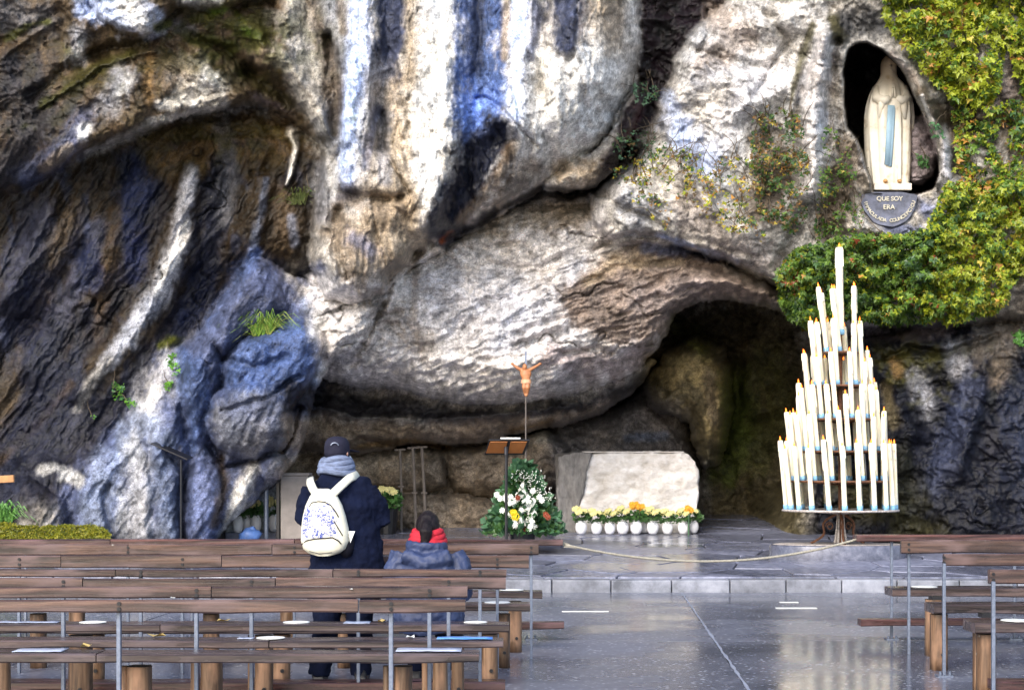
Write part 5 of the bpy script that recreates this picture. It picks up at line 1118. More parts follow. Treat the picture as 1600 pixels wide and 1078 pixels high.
# inscription cut on the sill under the statue
M['letters'] = mat('cream_letters', (.50,.47,.38), .6, 0, .3, 10, 0)
ip = min(rock_d(x_, y_) for x_ in range(1355, 1430, 12) for y_ in (312, 325, 340))-.06
ins = empty('inscription', P(1390, 335, ip)); tag(ins, 'curved cream lettering QUE SOY ERA IMMACULADA COUNCEPCIOU below the statue', 'inscription')
def letter_mesh(txt, size):
    cu = bpy.data.curves.new('t', 'FONT'); cu.body = txt; cu.size = size; cu.align_x = 'CENTER'; cu.align_y = 'CENTER'; cu.extrude = .006; cu.offset = .0015
    o = bpy.data.objects.new('t', cu); COL.objects.link(o); bpy.context.view_layer.update(); me_ = bpy.data.meshes.new_from_object(o.evaluated_get(bpy.context.evaluated_depsgraph_get())); bpy.data.objects.remove(o); return me_
def put_letters(name, items, parent):
    bm = bmesh.new()
    for ch, size, x, z, rot_ in items:
        me_ = letter_mesh(ch, size); me_.transform(Matrix.Translation((x, 0, z)) @ Matrix.Rotation(rot_, 4, 'Y') @ Matrix.Rotation(R(90), 4, 'X')); bm.from_mesh(me_); bpy.data.meshes.remove(me_)
    me_ = bpy.data.meshes.new(name); bm.to_mesh(me_); bm.free(); return link(name, me_, M['letters'], parent)
iu = ip/F
put_letters('upper_line', [('QUE SOY', .09, 0, 24*iu, 0)], ins); put_letters('middle_line', [('ERA', .095, -1*iu, 11*iu, 0)], ins)
txt = 'IMMACULADA COUNCEPCIOU'; items = []
for i, ch in enumerate(txt):
    if ch == ' ': continue
    t = (i/(len(txt)-1)-.5)*2; a = t*1.30; rr = 39; items.append((ch, .070, math.sin(a)*rr*iu, (29-math.cos(a)*rr)*iu, -a))
put_letters('curved_line', items, ins)
th = np.linspace(math.pi, 2*math.pi, 14)
mb = MB(); q = [(math.cos(a)*44*iu, (29+math.sin(a)*48)*iu) for a in th]; q = [(x*(1+.05*mnoise.noise(Vector((x*9, z*9, 3)))), z+.03*mnoise.noise(Vector((x*7, z*7, 8)))) for x, z in q] + [(43*iu, 30*iu), (20*iu, 35*iu), (-24*iu, 35*iu), (-42*iu, 31*iu)]
mb.add([(x, .012, z) for x, z in q] + [(x, .3, z) for x, z in q], [tuple(range(len(q)))] + [(i, (i+1) % len(q), len(q)+(i+1) % len(q), len(q)+i) for i in range(len(q))]); mb.build('carved_panel', mat('slate_panel', (.11,.12,.17), .6, 0, .6, 6, .8, .03), ins)
# ---------------------------------------------------------------- creepers, shrubs and small plants
def leaf_mat(name, rough=.45):
    m, n, b = nodes_of(name); a_ = N(n, 'Attribute', attribute_name='leaf_colour'); n.links.new(a_.outputs['Color'], b.inputs['Base Color']); b.inputs['Roughness'].default_value = rough
    tr = n.nodes.new('ShaderNodeBsdfTranslucent'); n.links.new(a_.outputs['Color'], tr.inputs[0]); mx = n.nodes.new('ShaderNodeMixShader'); mx.inputs[0].default_value = .3
    out = n.nodes['Material Output']; n.links.new(b.outputs[0], mx.inputs[1]); n.links.new(tr.outputs[0], mx.inputs[2]); n.links.new(mx.outputs[0], out.inputs[0]); return m
M['leaf'] = leaf_mat('creeper_leaf')
def inpoly(poly, x, y):
    c = np.zeros(x.shape, bool)
    for k in range(len(poly)):
        ax, ay = poly[k]; bx, by = poly[(k+1) % len(poly)]
        if ay != by: c ^= ((ay > y) != (by > y)) & (x < (bx-ax)*(y-ay)/(by-ay)+ax)
    return c
def rockd_arr(px, py):
    i = np.clip(np.searchsorted(gx, px)-1, 0, nx-2); j = np.clip(np.searchsorted(gy, py)-1, 0, ny-2); return D[j, i]
def leaves_mesh(name, pos, size, cols, rs, lobes=True, face=(0, -1, .35), spread=.75):
    n_ = len(pos); nrm = rs.normal(0, spread, (n_, 3)) + np.array(face); nrm /= np.linalg.norm(nrm, axis=1)[:, None]
    dn = rs.normal(0, .6, (n_, 3)) + np.array((0, 0, -1)); t = dn - (dn*nrm).sum(1)[:, None]*nrm; t /= np.linalg.norm(t, axis=1)[:, None]; s_ = np.cross(nrm, t)
    sh_ = [(0, 0, 0), (-.15, .5, .12), (.3, .62, .05), (.35, .25, .08), (1.0, 0, .0), (.35, -.25, .08), (.3, -.62, .05), (-.15, -.5, .12)] if lobes else [(0,0,0), (.4,.3,.08), (1,0,0), (.4,-.3,.08)]
    fs = [(0,1,2,3), (0,3,4), (0,4,5), (0,5,6,7)] if lobes else [(0,1,2), (0,2,3)]
    k = len(sh_); v = np.zeros((n_, k, 3))
    for i, (a, b_, c) in enumerate(sh_): v[:, i] = pos + (t*a + s_*b_ + nrm*c)*size[:, None]
    faces = [tuple(f_i + q*k for f_i in f) for q in range(n_) for f in fs]
    me_ = bpy.data.meshes.new(name); me_.from_pydata(v.reshape(-1, 3).tolist(), [], faces)
    at_ = me_.color_attributes.new('leaf_colour', 'FLOAT_COLOR', 'POINT'); cc_ = np.repeat(np.clip(cols, 0, 1), k, axis=0); at_.data.foreach_set('color', np.concatenate([cc_, np.ones((len(cc_), 1))], 1).astype(np.float32).ravel())
    return me_
def creeper(name, label, cat, poly, n_, out, size, pal, seed, gap=.0, clump=.25, gscale=60, stems=0):
    """leaves in clumps over the rock inside an outline, standing off it by `out` metres"""
    rs = np.random.RandomState(seed); P_ = np.array(poly); x0, y0 = P_.min(0); x1, y1 = P_.max(0)
    px = rs.uniform(x0-8, x1+8, n_*4); py = rs.uniform(y0-8, y1+8, n_*4)
    wob = 9*fbm(px/22, py/22, 3, seed); wob2 = 9*fbm(px/22+9, py/22, 3, seed+3)
    keep = inpoly(poly, px+wob, py+wob2) & (fbm(px/gscale, py/gscale, 3, seed+5) + rs.uniform(-.15, .15, len(px)) > gap)
    px, py = px[keep][:n_], py[keep][:n_]
    cl = fbm(px/20, py/20, 3, seed+9); cl2 = fbm(px/9, py/9, 2, seed+19); o_ = out*(.12+.88*np.clip(.45+cl*1.9+cl2*.8, 0, 1))*rs.uniform(.6, 1, len(px)) + clump*np.clip(cl, 0, 1)*1.6
    hole = rs.uniform(0, 1, len(px)) < np.clip(-(cl+.6*cl2)*2.4, 0, .85); px, py, o_ = px[~hole], py[~hole], o_[~hole]
    d = rockd_arr(px, py)-o_
    d = np.minimum(d, np.minimum(rockd_arr(px+12, py), rockd_arr(px-12, py))-.02)
    pos = np.stack([(px-800)/F*d, d, CH+(HY-py)/F*d], 1)
    pw = np.array([p_[0] for p_ in pal], float); tone = fbm(px/45, py/45, 2, seed+13)
    pk = np.clip((rs.uniform(0, 1, len(px))*.8 + .1 + tone*.5), 0, .999); cum = np.cumsum(pw/pw.sum()); ci = np.searchsorted(cum, pk); ci = np.clip(ci, 0, len(pal)-1)
    cols = np.array([p_[1] for p_ in pal])[ci]*rs.uniform(.7, 1.25, (len(px), 1))
    o = empty(name, Vector(pos.mean(0).tolist())); tag(o, label, cat)
    me_ = leaves_mesh(name, pos, size*.85*np.clip(rs.lognormal(0, .35, len(px)), .4, 1.9), cols, rs); me_.transform(Matrix.Translation(-o.location))
    lf = tag(link('leaves', me_, M['leaf'], o), kind='stuff')
    if stems:
        mb = MB(); rr = random.Random(seed)
        for _ in range(stems):
            i = rr.randrange(len(px)); x, y = float(px[i]), float(py[i]); a = rr.uniform(-2.2, -.9); q = []
            for s2 in range(rr.randint(6, 16)):
                if not (x0-20 < x < x1+20 and y0-20 < y < y1+20): break
                dd = rock_d(x, y)-.06-out*.3; q.append(P(x, y, dd)-o.location); a += rr.uniform(-.45, .45); x += math.cos(a)*7; y += math.sin(a)*7
            if len(q) > 2: mb.tube(q, [.008*(1-.7*i/len(q)) for i in range(len(q))], 5)
        tag(mb.build('stems', M['twig'], o), kind='stuff')
    return o
M['twig'] = mat('vine_twig', (.10,.075,.05), .8)
YG, G1, G2, OR, RD, BR, YO = (.29,.34,.02), (.11,.20,.025), (.045,.105,.03), (.48,.24,.05), (.30,.07,.03), (.16,.10,.04), (.50,.40,.06)
creeper('ivy_creeper', 'bright yellow-green creeper hanging from the top right corner', 'creeper', [(1378,-60),(1700,-60),(1700,140),(1600,150),(1572,70),(1560,140),(1545,170),(1500,160),(1475,140),(1440,110),(1418,78),(1385,35)], 8500, .35, .075,
        [(1, OR), (.6, YO), (6, YG), (2.5, G1), (.6, G2)], 5, -.22, .2, 50, 20)
creeper('ivy_creeper', 'duller green and orange creeper on the rock right of the niche', 'creeper', [(1482,150),(1545,168),(1600,150),(1700,140),(1700,300),(1600,310),(1480,300),(1496,240)], 3400, .22, .068,
        [(1.4, OR), (1, BR), (2.5, YG), (3, G1), (2, G2)], 15, -.08, .12, 36, 16)
creeper('ivy_creeper', 'yellow-green creeper mass below and right of the niche', 'creeper', [(1478,285),(1700,280),(1700,420),(1592,430),(1562,488),(1490,505),(1440,500),(1445,370)], 8200, .5, .07, [(.5, OR), (1, YO), (5, YG), (3, G1), (.7, G2)], 25, -.3, .25, 50, 10)
creeper('ivy_bush', 'dark green bush with reddish leaves hanging under the niche behind the tallest candle', 'bush', [(1212,428),(1240,390),(1290,377),(1345,366),(1400,366),(1452,356),(1476,370),(1470,498),(1400,508),(1330,498),(1295,512),(1255,514),(1232,500),(1222,470)], 11500, .6, .062,
        [(.5, RD), (.5, OR), (2.2, YG), (8, G1), (4.5, G2)], 35, -.5, .25, 50, 10)
creeper('climbing_shrub', 'thin straggling vine with small yellow leaves beneath the maroon gully', 'vine', [(950,262),(1010,240),(1050,225),(1110,240),(1180,250),(1200,330),(1190,380),(1120,350),(1060,320),(1040,360),(1010,330),(975,300)], 1500, .25, .042, [(2.4, YO), (.5, OR), (2, YG), (2, BR), (2.5, G2)], 45, .02, .2, 26, 34)
creeper('climbing_shrub', 'brownish leafy vine left of the pale rock pillar by the niche', 'vine', [(1172,190),(1200,165),(1250,180),(1262,240),(1262,330),(1240,370),(1210,350),(1180,330)], 2000, .3, .045, [(1.2, YO), (.4, OR), (3, BR), (3.5, G2), (2, G1)], 55, -.06, .2, 30, 26)
creeper('climbing_shrub', 'sparse vine on the dark rock between the pale pillar and the niche', 'vine', [(1290,190),(1330,230),(1345,300),(1350,370),(1300,385),(1270,380),(1275,320)], 700, .15, .045, [(1, YO), (1, BR), (3, G1), (2, G2)], 65, .03, .15, 26, 24)
creeper('rock_fern', 'bluish green fern tuft on the maroon rock, upper of two', 'fern', [(985,135),(1010,125),(1035,140),(1028,160),(995,165)], 110, .10, .04, [(3, (.06,.13,.07)), (1, G2)], 75, -.5, .1, 20, 6)
creeper('rock_fern', 'bluish green fern tuft lower on the maroon gully, above the yellow vine', 'fern', [(950,215),(985,200),(1030,205),(1050,235),(1010,262),(965,250)], 190, .12, .04, [(3, (.06,.13,.07)), (2, G2), (1, BR)], 85, -.25, .1, 20, 10)
creeper('ivy_sprig', 'small green sprig rooted on the niche rim right of the statue', 'sprig', [(1450,190),(1470,190),(1474,215),(1458,214)], 60, .08, .05, [(1, (.08,.2,.08))], 95, -.9, .05, 20, 2)
creeper('ivy_sprig', 'small green sprig growing on the boulder inside the niche', 'sprig', [(1432,240),(1452,238),(1450,262),(1434,260)], 50, .08, .05, [(1, (.08,.2,.06))], 96, -.9, .05, 20, 2)
creeper('ivy_sprig', 'green sprig on the right wall at the picture edge', 'sprig', [(1580,522),(1620,516),(1620,540),(1590,540)], 120, .12, .055, [(1, (.10,.26,.05))], 97, -.9, .05, 20, 2)
for poly, lab, nn in [([(262,556),(276,552),(280,580),(266,588)], 'green plant in a crevice just below the yellow moss patch', 70), ([(256,596),(270,592),(268,612),(258,610)], 'tiny green plant below the crevice plant on the pale rock', 30),
                  ([(176,598),(192,592),(194,625),(178,625)], 'blue-green plant left of the pale rock foot', 60), ([(194,620),(214,624),(212,634),(196,632)], 'small plant just right of the blue-green one', 30),
                  ([(140,642),(152,646),(152,658),(142,656)], 'lowest small plant on the dark left wall', 24), ([(1455,355),(1470,350),(1475,372)], 'green shoot over the bush beneath the niche', 30), ([(470,290),(480,286),(486,300)], 'small weed at the foot of the pale stalactite column', 20)]:
    creeper('rock_plant', lab, 'plant', poly, nn, .1, .05, [(2, (.12,.30,.03)), (1, (.05,.16,.05))], len(lab), -.9, .05, 20, 1)
# stones of moss in the top left corner, tufts of grass
def blades(name, label, px, py, spread, n_, length, cols, seed, up=1.0, w=.010, kind=None):
    rr = random.Random(seed); d = rock_d(px, py)-.04; base = P(px, py, d); mb = MB(); cl = []
    for _ in range(n_):
        b0 = Vector((rr.uniform(-spread, spread), rr.uniform(-.08, .02), rr.uniform(-.3, .3)*spread)); a = rr.gauss(0, .55); L = length*rr.uniform(.5, 1.1)
        dir_ = Vector((math.sin(a), -.35*rr.random()-.1, math.cos(a)*up)); q = [b0, b0+dir_*L*.5, b0+dir_*L*.85+Vector((math.sin(a)*.3*L, -.05, -.10*L)), b0+dir_*L+Vector((math.sin(a)*.55*L, -.08, -.45*L))]
        wv_ = Vector((w, 0, 0)); vs = []
        for i, p_ in enumerate(q): k_ = (1, .8, .5, .1)[i]; vs += [p_-wv_*k_, p_+wv_*k_]
        mb.add(vs, [(0,1,3,2),(2,3,5,4),(4,5,7,6)]); cl += [rr.choice(cols)]*8
    me_ = mb.mesh(name); at_ = me_.color_attributes.new('leaf_colour', 'FLOAT_COLOR', 'POINT')
    for i, c in enumerate(cl): at_.data[i].color = (*c, 1)
    o = link(name, me_, M['leaf']); o.location = base; tag(o, label, 'grass' if not kind else kind); return o
blades('grass_tuft', 'tuft of long green grass on the blue-grey rock shoulder', 410, 522, .13, 130, .42, [(.20,.34,.04), (.12,.24,.04), (.32,.38,.08)], 4)
blades('grass_tuft', 'thin hanging weed tuft below the pale curtain rock', 466, 318, .1, 40, .3, [(.12,.14,.04), (.09,.12,.03)], 5)
blades('fern', 'light green fern sprouting over the moss at the left edge', 8, 812, .12, 70, .36, [(.16,.36,.08), (.10,.26,.06)], 6, kind='fern', w=.016)
# moss mound bottom left
rs = np.random.RandomState(9); n_ = 14000; px = rs.uniform(-60, 172, n_); top = 820 + 9*fbm(px/24, px*0, 4, 3) - np.where(px < 60, (60-px)*.06, 0) + np.clip(px-158, 0, 20)*.8
py = top + rs.uniform(0, 1, n_)*(850-top); d = 24.3 - (py-810)/34*.75 + .25*fbm(px/14, py/9, 3, 5) + rs.uniform(-.04, .04, n_); pos = np.stack([(px-800)/F*d, d, CH+(HY-py)/F*d], 1)
cols = np.array([(.24,.24,.012), (.17,.19,.012), (.30,.27,.02), (.10,.12,.012)])[np.clip(((fbm(px/12, py/8, 2, 7)+.5)*4).astype(int)+rs.randint(-1, 2, n_), 0, 3)]
mo = empty('moss_mound', P(60, 850, 23.7)); tag(mo, 'low bright yellow-green moss bank at the bottom left', 'moss')
me_ = leaves_mesh('moss', pos, .035*rs.uniform(.6, 1.3, n_), cols, rs, False, (0, -.6, 1), .8); me_.transform(Matrix.Translation(-mo.location)); tag(link('moss_cushion', me_, M['leaf'], mo), kind='stuff')
mb = MB(); mb.tube([(PX(-80, 24.0)-mo.location.x, .3, .02), (PX(166, 24.0)-mo.location.x, .3, .02)], [(.2, .12), (.2, .10)], 12); mb.build('earth', mat('mossy_earth', (.07,.075,.02), .9, 0, .5, 14, .8), mo)

# ---------------------------------------------------------------- the two people
M['navy'] = mat('navy_wool', (.004,.007,.024), .95, 0, .4, 9, .6, .02); M['jeans'] = mat('dark_jeans', (.004,.007,.024), .9, 0, .4, 14, .5)
M['capm'] = mat('navy_cap', (.018,.018,.034), .8, 0, .3, 20, .3); M['scarf'] = mat('blue_grey_scarf', (.17,.21,.33), .9, 0, .45, 22, .8, .02, coords=(1, 1, 3)); M['skin'] = mat('skin', (.50,.27,.19), .5, 0, .15, 10, .1)
M['hair'] = mat('dark_hair', (.012,.009,.011), .4, 0, .4, 40, .6, coords=(3, 3, .5)); M['shoe'] = mat('dark_shoe', (.008,.008,.012), .5); M['cream'] = mat('cream_canvas', (.74,.71,.58), .7, 0, .12, 12, .4, .01)
M['black'] = mat('black_fabric', (.010,.010,.018), .7, 0, .3, 16, .3); M['redsc'] = mat('red_scarf', (.50,.012,.03), .8, 0, .45, 18, .8, .02); M['bluej'] = mat('blue_padded_jacket', (.024,.038,.10), .6, 0, .4, 5, .5, .03); M['maskm'] = mat('face_mask', (.75,.78,.82), .7)
def printm():
    m, n, b = nodes_of('blue_print_on_canvas'); oc = obj_co(n, (1, 1, 1)); t = N(n, 'TexNoise', Scale=46.0, Detail=3.0, Roughness=.8, Distortion=1.5); n.links.new(oc, t.inputs['Vector'])
    t2 = N(n, 'TexNoise', Scale=13.0, Detail=2.0); n.links.new(oc, t2.inputs['Vector']); r = ramp(n, t.outputs[0], [(.47, (0,)*3), (.51, (1,)*3)]); r2 = ramp(n, t2.outputs[0], [(.46, (0,)*3), (.51, (1,)*3)])
    out = mixc(n, mixc(n, 1, r.outputs[0], r2.outputs[0], 'MULTIPLY'), (.74,.71,.60), (.04,.07,.30)); n.links.new(out, b.inputs['Base Color']); b.inputs['Roughness'].default_value = .75; return m
M['print'] = printm()
def hand(mb, c, fwd, side, up, k=1.0):
    """palm with four bent fingers and a thumb from its side"""
    c, fwd, side, up = Vector(c), Vector(fwd).normalized(), Vector(side).normalized(), Vector(up).normalized()
    mb.tube([c-fwd*.05*k, c, c+fwd*.045*k], [(.032*k,.022*k),(.042*k,.020*k),(.040*k,.016*k)], 8, flat=tuple(up))
    for i, L in enumerate((.068, .078, .072, .056)):
        b_ = c+fwd*.04*k+side*(.030-.020*i)*k; mb.tube([b_, b_+fwd*L*.45*k, b_+(fwd*.8-up*.35)*L*.8*k, b_+(fwd*.7-up*.7)*L*k], [.010*k,.0095*k,.009*k,.007*k], 7)
    mb.tube([c+side*.03*k-fwd*.02*k, c+(side*.055+fwd*.01-up*.01)*k, c+(side*.055+fwd*.045-up*.02)*k], [.014*k,.012*k,.009*k], 7)
for k_ in ('navy','jeans','black','capm','hair'): M[k_].node_tree.nodes['Principled BSDF'].inputs['Specular IOR Level'].default_value = .15
# standing man
md = 11.95; ms_ = F/md; mz = HY+CH*ms_
man = empty('person', (PX(530, md), md, 0)); tag(man, 'standing man seen from behind in navy jacket and cap, scarf round his neck', 'person')
X = lambda px: (px-530)/ms_
Zm = lambda py: (mz-py)/ms_
def head_geo(mb, c, turn, k=1.0):
    c = Vector(c); rt = Matrix.Rotation(turn, 3, 'Z')
    mb.ball(c, (.078*k, .095*k, .115*k), 18, 12); mb.tube([c+rt @ Vector((0,.09,-.0))*k, c+rt @ Vector((0,.112,-.03))*k], [.010*k,.018*k], 7)
    mb.tube([c+rt @ Vector((0,.06,-.06))*k, c+rt @ Vector((0,.085,-.095))*k], [.045*k,.03*k], 9); mb.tube([c+rt @ Vector((-.025,.098,-.062))*k, c+rt @ Vector((.025,.098,-.062))*k], .009*k, 5)
    for s_ in (-1, 1):
        e = c+rt @ Vector((s_*.080,.0,-.01))*k; mb.tube([e+Vector((0,0,-.028))*k, e+rt @ Vector((s_*.012,-.01,0))*k, e+Vector((0,0,.028))*k], [.008*k,.014*k,.009*k], 6); mb.ball(c+rt @ Vector((s_*.03,.088,.01))*k, .014*k, 6, 4)
hc = (X(526), .03, Zm(707)); mb = MB(); head_geo(mb, hc, -.5); mb.tube([(X(526),.02,Zm(722)), (X(526),0,Zm(748))], .058, 12)
mb.tube([(X(530),0,Zm(760)), (X(533),0,Zm(830)), (X(538),0,Zm(925))], [(.17,.10),(.15,.10),(.15,.11)], 16)
for a_, L in (((512,930), [(508,985),(501,1046)]), ((560,930), [(563,985),(563,1046)])): mb.tube([(X(a_[0]),0,Zm(a_[1]))]+[(X(p_[0]),.0,Zm(p_[1])) for p_ in L], [.08,.055,.04], 10)
for s_, sx, ex, hx in ((-1, 484, 480, 512), (1, 579, 594, 560)):
    mb.tube([(X(sx),0,Zm(766)), (X(ex),.03,Zm(812)), (X(hx),.27,Zm(806))], [.05,.04,.03], 9); hand(mb, (X(hx)+s_*-.02,.31,Zm(805)), (-s_*.6,.8,0), (-s_*.0,.1,1), (0,-.5,.3) if False else (s_*.5,.3,0))
mb.build('body', M['skin'], man, remesh=.008, smooth_it=1)
mb = MB()
mb.tube([(X(539),.0,Zm(938)), (X(539),0,Zm(905)), (X(540),0,Zm(870)), (X(539),.0,Zm(835)), (X(535),0,Zm(800)), (X(531),0,Zm(772)), (X(528),.0,Zm(756)), (X(526),.01,Zm(744)), (X(526),.01,Zm(734))],
        [(.265,.165),(.27,.17),(.262,.165),(.255,.165),(.26,.165),(.255,.15),(.215,.13),(.13,.10),(.085,.085)], 28, flat=(0,1,0))
for s_, sx, ex, hx in ((-1, 489, 480, 512), (1, 572, 592, 560)):
    mb.tube([(X(sx),.0,Zm(766)), (X((sx+ex)/2-2*s_*-1),.0,Zm(785)), (X(ex),.04,Zm(812)), (X(ex)-s_*.03,.12,Zm(815)), (X(hx),.24,Zm(807))], [.088,.088,.085,.072,.052], 14)
mb.build('jacket', M['navy'], man, remesh=.012, smooth_it=2, disp=.024, dscale=5)
mb = MB(); mb.tube([(X(539),0,Zm(905)), (X(539),0,Zm(932)), (X(538),0,Zm(946))], [(.235,.14),(.235,.14),(.225,.135)], 20, flat=(0,1,0))
mb.tube([(X(512),0,Zm(930)), (X(509),.01,Zm(985)), (X(502),-.01,Zm(1030)), (X(499),0,Zm(1054))], [.118,.092,.082,.080], 14); mb.tube([(X(560),0,Zm(930)), (X(562),.01,Zm(985)), (X(563),-.01,Zm(1030)), (X(563),0,Zm(1054))], [.115,.090,.080,.078], 14)
mb.build('trousers', M['jeans'], man, remesh=.014, smooth_it=2, disp=.012, dscale=8)
for px in (498, 564):
    mb = MB(); mb.tube([(X(px),-.07,.05), (X(px),.0,.055), (X(px)+.01,.12,.045), (X(px)+.015,.20,.035)], [(.045,.05),(.05,.055),(.052,.045),(.035,.03)], 10, flat=(0,0,1)); mb.box((X(px)+.005,.06,.012), (.09,.27,.024)); mb.build('shoe', M['shoe'], man, remesh=.009, smooth_it=1)
mb = MB()
for i in range(4):
    z = Zm(737-i*6); r_ = (.118,.112,.105,.096)[i]; ph = i*1.3
    mb.tube([(X(525.5)+math.cos(a)*r_*1.0, .01+math.sin(a)*r_*.95, z+.012*math.sin(2*a+ph)) for a in [2*math.pi*q/24 for q in range(25)]], .026, 8, cap=False)
mb.build('scarf', M['scarf'], man, True)
cp = MB(); rings = [(.090,.108,-.030),(.092,.112,0),(.093,.112,.04),(.086,.104,.078),(.066,.082,.103),(.034,.044,.115),(.004,.005,.118)]
vs = []
for rx_, ry_, z in rings:
    for i in range(24): a = 2*math.pi*i/24; vs.append((hc[0]+math.cos(a)*rx_, hc[1]+math.sin(a)*ry_, hc[2]+z))
cp.add(vs, [(i*24+j, i*24+(j+1) % 24, (i+1)*24+(j+1) % 24, (i+1)*24+j) for i in range(6) for j in range(24)]); c_ = cp.build('cap', M['capm'], man, True)
mo_ = c_.modifiers.new('s', 'SOLIDIFY'); mo_.thickness = .004
mb = MB(); a0 = -.5+math.pi/2; mb.add([(hc[0]+math.cos(a0+t)*.10, hc[1]+math.sin(a0+t)*.11, hc[2]+.02) for t in np.linspace(-.7, .7, 7)]+[(hc[0]+math.cos(a0+t*.7)*.18, hc[1]+math.sin(a0+t*.7)*.19, hc[2]+.005) for t in np.linspace(-.7, .7, 7)], [(i, i+1, 8+i, 7+i) for i in range(6)]); bl = mb.build('visor', M['capm'], c_)
q = bl.modifiers.new('s', 'SOLIDIFY'); q.thickness = .006
mb = MB(); mb.tube([(hc[0]-.005+math.cos(a)*.028, hc[1]-.116, hc[2]+.045+math.sin(a)*.024) for a in np.linspace(.2, 2.9, 9)], .004, 5); mb.build('cap_strap', M['steel'], c_)
mb = MB(); mb.lathe([(.070,-.075),(.082,-.045),(.086,-.01)], (hc[0], hc[1]-.012, hc[2]), 20, 1, 1.12); mb.build('hair', M['hair'], man, True)
mb = MB(); rt = Matrix.Rotation(-.5, 3, 'Z'); mb.ball(Vector(hc)+rt @ Vector((0,.09,-.06)), (.062,.045,.055), 12, 8); mb.tube([Vector(hc)+rt @ Vector((.05,.06,-.04)), Vector(hc)+rt @ Vector((.084,.0,-.02))], .005, 5); mb.build('face_mask', M['maskm'], man, True)
# backpack worn on his back
by = -.20
bp = empty('backpack', (PX(512, md), md+by, Zm(866))); tag(bp, 'cream backpack with blue print and dark seams on the man\'s back', 'backpack')
bz = lambda py: Zm(py)-Zm(866)
bx = lambda px: (px-512)/ms_
rg = [(866,511,10,.05),(862,511,24,.075),(855,512,33,.09),(842,513,37.5,.095),(825,512.5,36.5,.095),(805,511.5,33,.09),(788,511,28,.078),(774,510.5,21,.062),(766,510.5,14,.045),(763,510,8,.03)]
mb = MB(); vs = []; kk = 32
for py, cx1, hw, ry_ in rg:
    for i in range(kk):
        a = 2*math.pi*i/kk; ca, sa_ = math.cos(a), math.sin(a); e = .75
        vs.append((bx(cx1)+math.copysign(abs(ca)**e, ca)*hw/ms_, math.copysign(abs(sa_)**e, sa_)*ry_+.01, bz(py)))
mb.add(vs, [(i*kk+j, (i*kk+(j+1) % kk), (i+1)*kk+(j+1) % kk, (i+1)*kk+j) for i in range(len(rg)-1) for j in range(kk)]+[tuple(range(kk)), tuple((len(rg)-1)*kk+j for j in range(kk))]); 
mb.build('main_body', M['cream'], bp, True)
def on_pack(px, py, off=.004):
    for (a, b_) in zip(rg[:-1], rg[1:]):
        if b_[0] <= py <= a[0]:
            t = (a[0]-py)/(a[0]-b_[0]); c, hw, ry_ = (a[i]*(1-t)+b_[i]*t for i in (1, 2, 3)); u = max(-.98, min(.98, (px-c)/hw)); sv = (1-abs(u)**(2/.75))**(.75/2); return (bx(px), -(ry_*sv)+.01-off, bz(py))
mb = MB(); cols_, rows_ = 12, 10; g_ = []
for j in range(rows_+1):
    py = 838-(838-786)*j/rows_; w0 = 30-8*(j/rows_)**2
    for i in range(cols_+1): g_.append(on_pack(507+(i/cols_*2-1)*w0*.92-1, py+ (2 if i in (0,cols_) and j in (0, rows_) else 0), .003))
mb.add(g_, [(j*(cols_+1)+i, j*(cols_+1)+i+1, (j+1)*(cols_+1)+i+1, (j+1)*(cols_+1)+i) for j in range(rows_) for i in range(cols_)]); mb.build('printed_panel', M['print'], bp, True)
def seam(name, pts, r_=.004): mb = MB(); mb.tube([on_pack(*p_) for p_ in pts], r_, 6); mb.build(name, M['black'], bp, True)
seam('top_zip', [(490,790),(494,784),(504,782),(514,783),(523,788),(530,797),(535,806)], .004); seam('pocket_seam', [(478,848),(486,842),(500,839),(515,838),(526,837),(535,842),(539,847)], .0045); seam('side_zip', [(528,812),(534,822),(541,834)], .004); seam('lower_seam', [(490,858),(505,862),(525,860)], .002)
for q_ in ([(486,747,.145),(489,754,.04),(494,763,.0),(501,774,-.02)], [(560,741,.16),(549,747,.06),(538,758,.0),(528,768,-.02),(522,775,-.03)]):
    mb = MB(); mb.tube([(bx(px), y-.0, bz(py)) for px, py, y in q_], [(.030,.010)]*len(q_), 8, flat=(0,1,0)); mb.build('strap', M['cream'], bp, True)
mb = MB(); mb.ball((bx(545), .05, bz(848)), (.06,.07,.10), 14, 8); mb.build('side_pouch', M['black'], bp, True)
mb = MB(); mb.add([(bx(549), -.02, bz(828)), (bx(559), -.015, bz(828)), (bx(552), -.02, bz(846)), (bx(549), 0, bz(828)), (bx(559), 0.005, bz(828)), (bx(552), 0, bz(846))], [(0,2,1),(3,4,5),(0,1,4,3),(1,2,5,4),(2,0,3,5)]); mb.build('paper_tag', M['white'], bp)
# seated woman
wd = 11.6; ws = F/wd; wz = HY+CH*ws
wo = empty('person', (PX(667, wd), wd, 0)); tag(wo, 'seated woman seen from behind in blue padded jacket with red scarf and dark ponytail', 'person')
X = lambda px: (px-667)/ws
Zw = lambda py: (wz-py)/ws
mb = MB(); hc = (X(667), .16, Zw(826)); head_geo(mb, hc, -.25, .95); mb.tube([(X(667),.13,Zw(838)), (X(667),.07,Zw(862))], .05, 12); mb.tube([(X(667),.07,Zw(868)), (X(667),.02,Zw(920)), (X(667),0,Zw(965))], [(.14,.09),(.13,.09),(.15,.11)], 14)
for s_ in (-1, 1):
    mb.tube([(s_*.10,.02,.50), (s_*.11,.42,.50), (s_*.10,.44,.10)], [.08,.055,.04], 10); mb.tube([(s_*.19,.06,Zw(880)), (s_*.22,.08,Zw(928)), (s_*.05,.34,Zw(925))], [.045,.04,.03], 9); hand(mb, (s_*.03,.37,Zw(922)), (-s_*.3,.9,.1), (0,0,1), (s_,.2,0), .9)
mb.build('body', M['skin'], wo, remesh=.008, smooth_it=1)
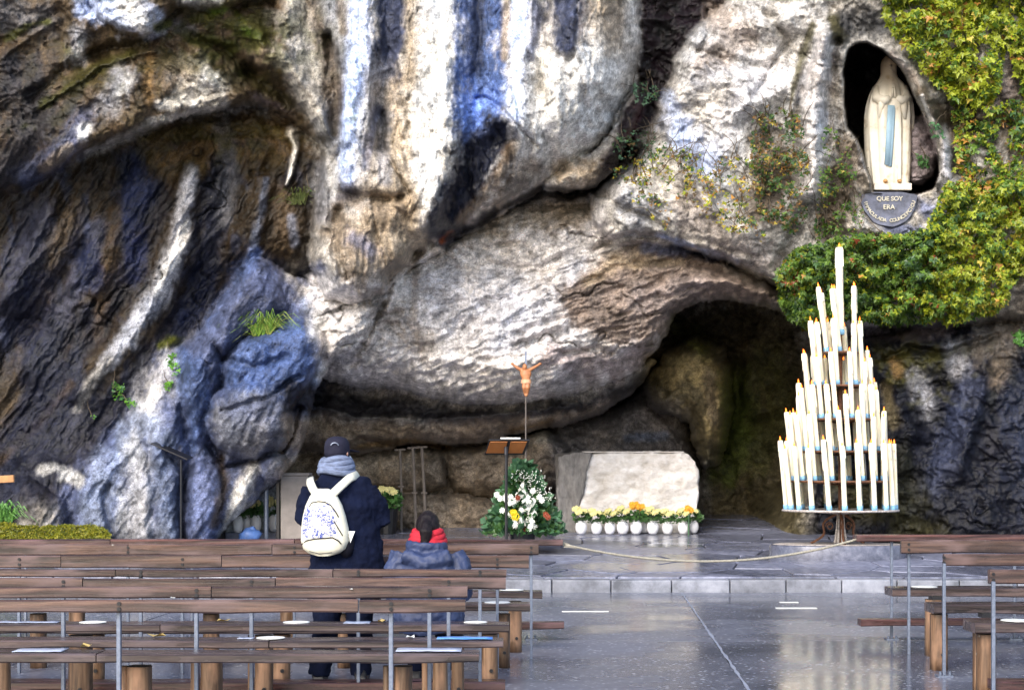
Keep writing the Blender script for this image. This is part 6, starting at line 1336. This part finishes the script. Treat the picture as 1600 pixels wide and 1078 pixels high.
mb = MB(); mb.tube([(0,.02,Zw(982)), (0,0,Zw(960)), (0,.0,Zw(925)), (0,.03,Zw(895)), (0,.06,Zw(876)), (0,.08,Zw(860)), (0,.11,Zw(850))], [(.255,.17),(.262,.175),(.25,.165),(.235,.15),(.20,.13),(.14,.11),(.09,.085)], 26, flat=(0,1,0))
for s_ in (-1, 1): mb.tube([(s_*.175,.06,Zw(867)), (s_*.225,.04,Zw(890)), (s_*.235,.06,Zw(930)), (s_*.16,.20,Zw(932)), (s_*.06,.31,Zw(926))], [.092,.092,.082,.06,.048], 12)
mb.tube([(-.16,-.05,Zw(868)), (0,-.075,Zw(882)), (.16,-.05,Zw(868))], [(.05,.055),(.07,.075),(.05,.055)], 12); mb.tube([(math.cos(a)*.125, .085+math.sin(a)*.12, Zw(853)) for a in np.linspace(0, 6.28, 20)], .032, 8, cap=False)
mb.build('jacket', M['bluej'], wo, remesh=.011, smooth_it=2, disp=.020, dscale=5.5)
mb = MB()
for s_ in (-1, 1): mb.tube([(s_*.10,.02,.50), (s_*.115,.42,.52), (s_*.10,.45,.30), (s_*.10,.45,.06)], [.105,.082,.068,.065], 12)
mb.tube([(0,-.04,.50), (0,.12,.51)], [(.2,.09),(.19,.09)], 14); mb.build('trousers', M['jeans'], wo, remesh=.014, smooth_it=2)
for s_ in (-1, 1): mb = MB(); mb.tube([(s_*.10,.40,.05), (s_*.10,.50,.05), (s_*.105,.62,.035)], [(.042,.05),(.045,.045),(.03,.03)], 10, flat=(0,0,1)); mb.box((s_*.10,.51,.01), (.08,.24,.02)); mb.build('shoe', M['shoe'], wo, remesh=.009, smooth_it=1)
mb = MB()
for i in range(3): mb.tube([(math.cos(a)*(.115-.012*i), .125+math.sin(a)*(.11-.01*i), Zw(846-i*6)+.012*math.sin(2*a+i)) for a in np.linspace(0, 6.28, 24)], .026, 8, cap=False)
mb.build('scarf', M['redsc'], wo, True)
mb = MB(); mb.ball((hc[0], hc[1]-.012, hc[2]+.008), (.088,.104,.114), 18, 12); mb.ball((hc[0]-.005, hc[1]-.11, hc[2]+.03), .028, 10, 6); mb.tube([(hc[0]-.005, hc[1]-.12, hc[2]+.03), (hc[0]-.008, hc[1]-.155, hc[2]-.02), (hc[0]-.01, hc[1]-.15, hc[2]-.09), (hc[0]-.01, hc[1]-.14, hc[2]-.13)], [.03,.045,.038,.015], 10)
mb.build('hair', M['hair'], wo, remesh=.008, smooth_it=1, disp=.006, dscale=18)
